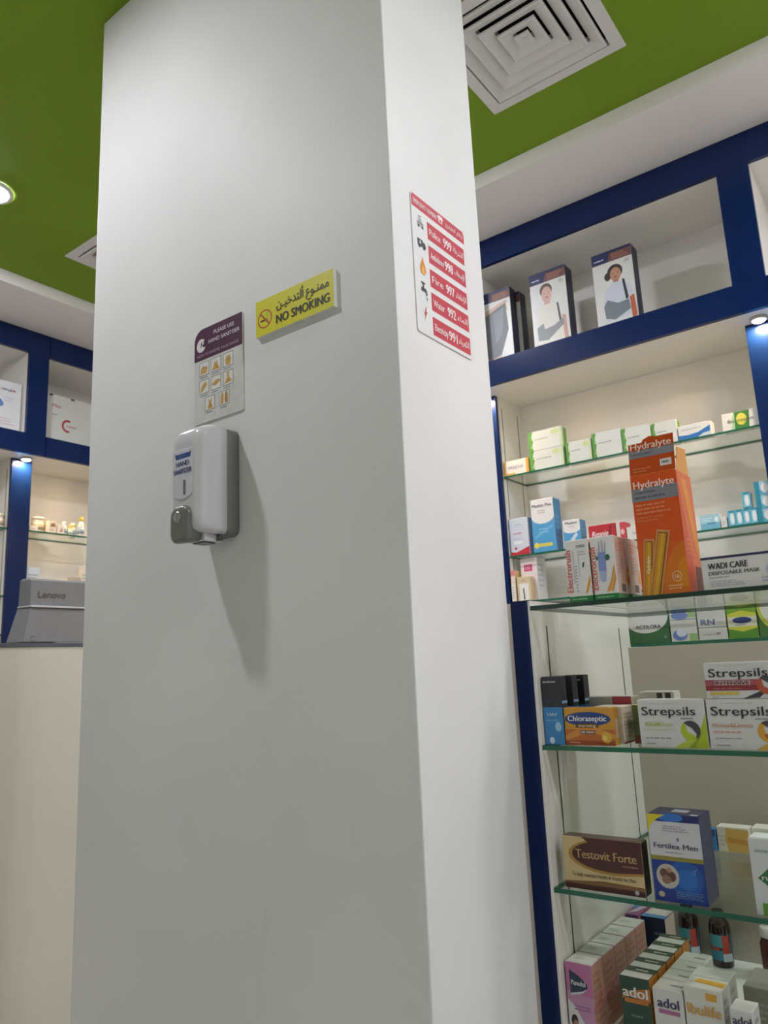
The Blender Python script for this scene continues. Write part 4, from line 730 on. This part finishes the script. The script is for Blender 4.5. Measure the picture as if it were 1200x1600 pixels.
# ---------------------------------------------------------------- left wall shelving contents (front faces the room, +x)
LR = PI / 2
def lcarton(name, label, y, xf, z, w, d, h, *a, **k): return carton(name, label, xf, y, z, w, d, h, *a, rz=LR, **k)
lcarton('device_box', 'white device box with a blue mark in the leftmost upper cabinet', 1.57, XF - .05, OB, .33, .16, .272, '#d9dbdc', [('t', 'B.Well', .62, .80, .055, '#4b5370', dict(al='l', fit=.23, bold=.03)), ('r', .87, .81, .90, .85, '#c0606a'), ('r', .86, .823, .91, .837, '#c0606a'), ('e', .66, .55, .045, .07, '#3f66a8'), ('e', .68, .53, .045, .06, '#5f86bc'), ('l', .72, .58, .9, .70, 2, '#c3c8ce'), ('l', .62, .12, .93, .28, 3, '#d0b4b8'), ('r', .40, .2, .48, .32, '#33363e'), ('e', .40, .6, .08, .1, '#a9b4c4')])
o = lcarton('first_aid_box', 'white carton with a red crescent in the upper cabinet beside the pillar', 2.068, XF - .10, OB, .335, .17, .288, '#d2d4ce', [('ring', .38, .42, .105, .13, .34, '#a83a3e', 60, 290), ('t', 'Mec', .10, .75, .07, '#b4545a', dict(al='l', fit=.16, bold=.025)), ('l', .10, .58, .22, .63, 1, '#8f938f'), ('l', .36, .38, .60, .46, 1, '#bf8f90'), ('r', .04, .965, .10, 1, '#2c2e30'), ('r', .42, .965, .49, 1, '#2c2e30'), ('r', .0, .0, 1, .05, '#9a9c98')])
def jar(name, label, y, x, z, r, h, body, lid, lh=.02, group=None, neck=.6):
    e = empty(name, (x, y, z + .0004)); tag(e, label, 'jar' if 'jar' in name or 'tub' in name else 'bottle', group)
    MB().lathe([(.002, 0), (r*.95, 0), (r, .003), (r, h*.72), (r*.85, h*.84), (r*neck, h*.9), (r*neck, h)], 18).build('body', card(body), e)
    MB().lathe([(r*neck*1.12, h + .0003), (r*neck*1.15, h + .002), (r*neck*1.1, h + lh - .002), (.002, h + lh)], 16).build('cap', card(lid), e)
    MB().lathe([(r + .0003, h*.2), (r + .0003, h*.6)], 18).build('paper_label', card('#b9a78c' if 'cream' in label else '#9fb4c2'), e)
xs_ = XF - REC - .045
lcarton('skin_care_box', 'low white box at the post end of the left wall glass shelf', 2.035, xs_ + .02, SH1, .045, .05, .028, '#e6ddd0', [('l', .1, .3, .8, .6, 1, '#b9a890')])
jar('cream_tub', 'large cream coloured rounded tub on the left wall glass shelf', 2.105, xs_ - .03, SH1, .034, .075, '#e8dcc4', '#e9e0d0', .014, neck=.88)
lcarton('skin_care_box', 'cream box with a brown patch next to the rounded tub', 2.140, xs_ + .02, SH1, .045, .05, .066, '#e2d6c4', [('p', [(.2, .5), (.9, .55), (.8, .85), (.3, .8)], '#8f6f58'), ('l', .1, .2, .8, .35, 1, '#b09a84')])
lcarton('skin_care_box', 'white box with pinkish print right of the brown patched box', 2.190, xs_ + .02, SH1, .042, .05, .052, '#e8dfd6', [('p', [(.3, .2), (.8, .3), (.6, .7)], '#b09080')])
jar('lotion_bottle', 'white pump bottle in the middle of the left wall glass shelf', 2.247, xs_ - .01, SH1, .016, .062, '#ece4dc', '#e6d8d0', .018)
jar('lotion_bottle', 'short bottle with yellow cap nearest the white pump bottle', 2.277, xs_, SH1, .014, .042, '#dcd9a0', '#b9b43c', .014, 'yellow capped bottles on the left wall')
jar('lotion_bottle', 'pale blue bottle with yellow cap, middle of the yellow capped three', 2.310, xs_ - .02, SH1, .015, .056, '#cfd6da', '#b8b444', .014, 'yellow capped bottles on the left wall')
jar('lotion_bottle', 'tallest bottle with yellow cap next to the pillar', 2.348, xs_ - .01, SH1, .018, .092, '#d5d8d6', '#b3a83a', .024, 'yellow capped bottles on the left wall')
jar('lotion_bottle', 'plain white bottle behind the pale blue bottle', 2.325, xs_ - .06, SH1, .02, .07, '#dfdcd6', '#e2ded4', .018)
jar('cream_tub', 'cream coloured tub at the left edge of the photo on the glass shelf', 1.878, xs_ - .01, SH1, .03, .062, '#e9e2d6', '#e6dccb', .014, neck=.88)
lcarton('skin_care_box', 'low white carton at the left edge of the photo under the post light', 1.79, xs_ + .02, SH1, .055, .05, .05, '#e2ddd2', [('l', .1, .3, .8, .6, 2, '#b8b0a4')])
for k, (y, w, h, lab) in enumerate([(2.03, .075, .155, 'pale blue box half hidden behind the computer by the post'), (2.29, .05, .12, 'grey striped box on the second left shelf beside the pillar'), (2.345, .05, .18, 'tall white box on the second left shelf beside the pillar'), (2.20, .07, .10, 'low cream box on the second left shelf hidden by the computer')]):
    lcarton('skin_care_box', lab, y, xs_ + .02, SH2, w, .05, h, ['#c9d6de', '#b9b2aa', '#e2dcd2', '#dcd4c4'][k], [('l', .1, .5, .85, .8, 3, '#a8a49c')])
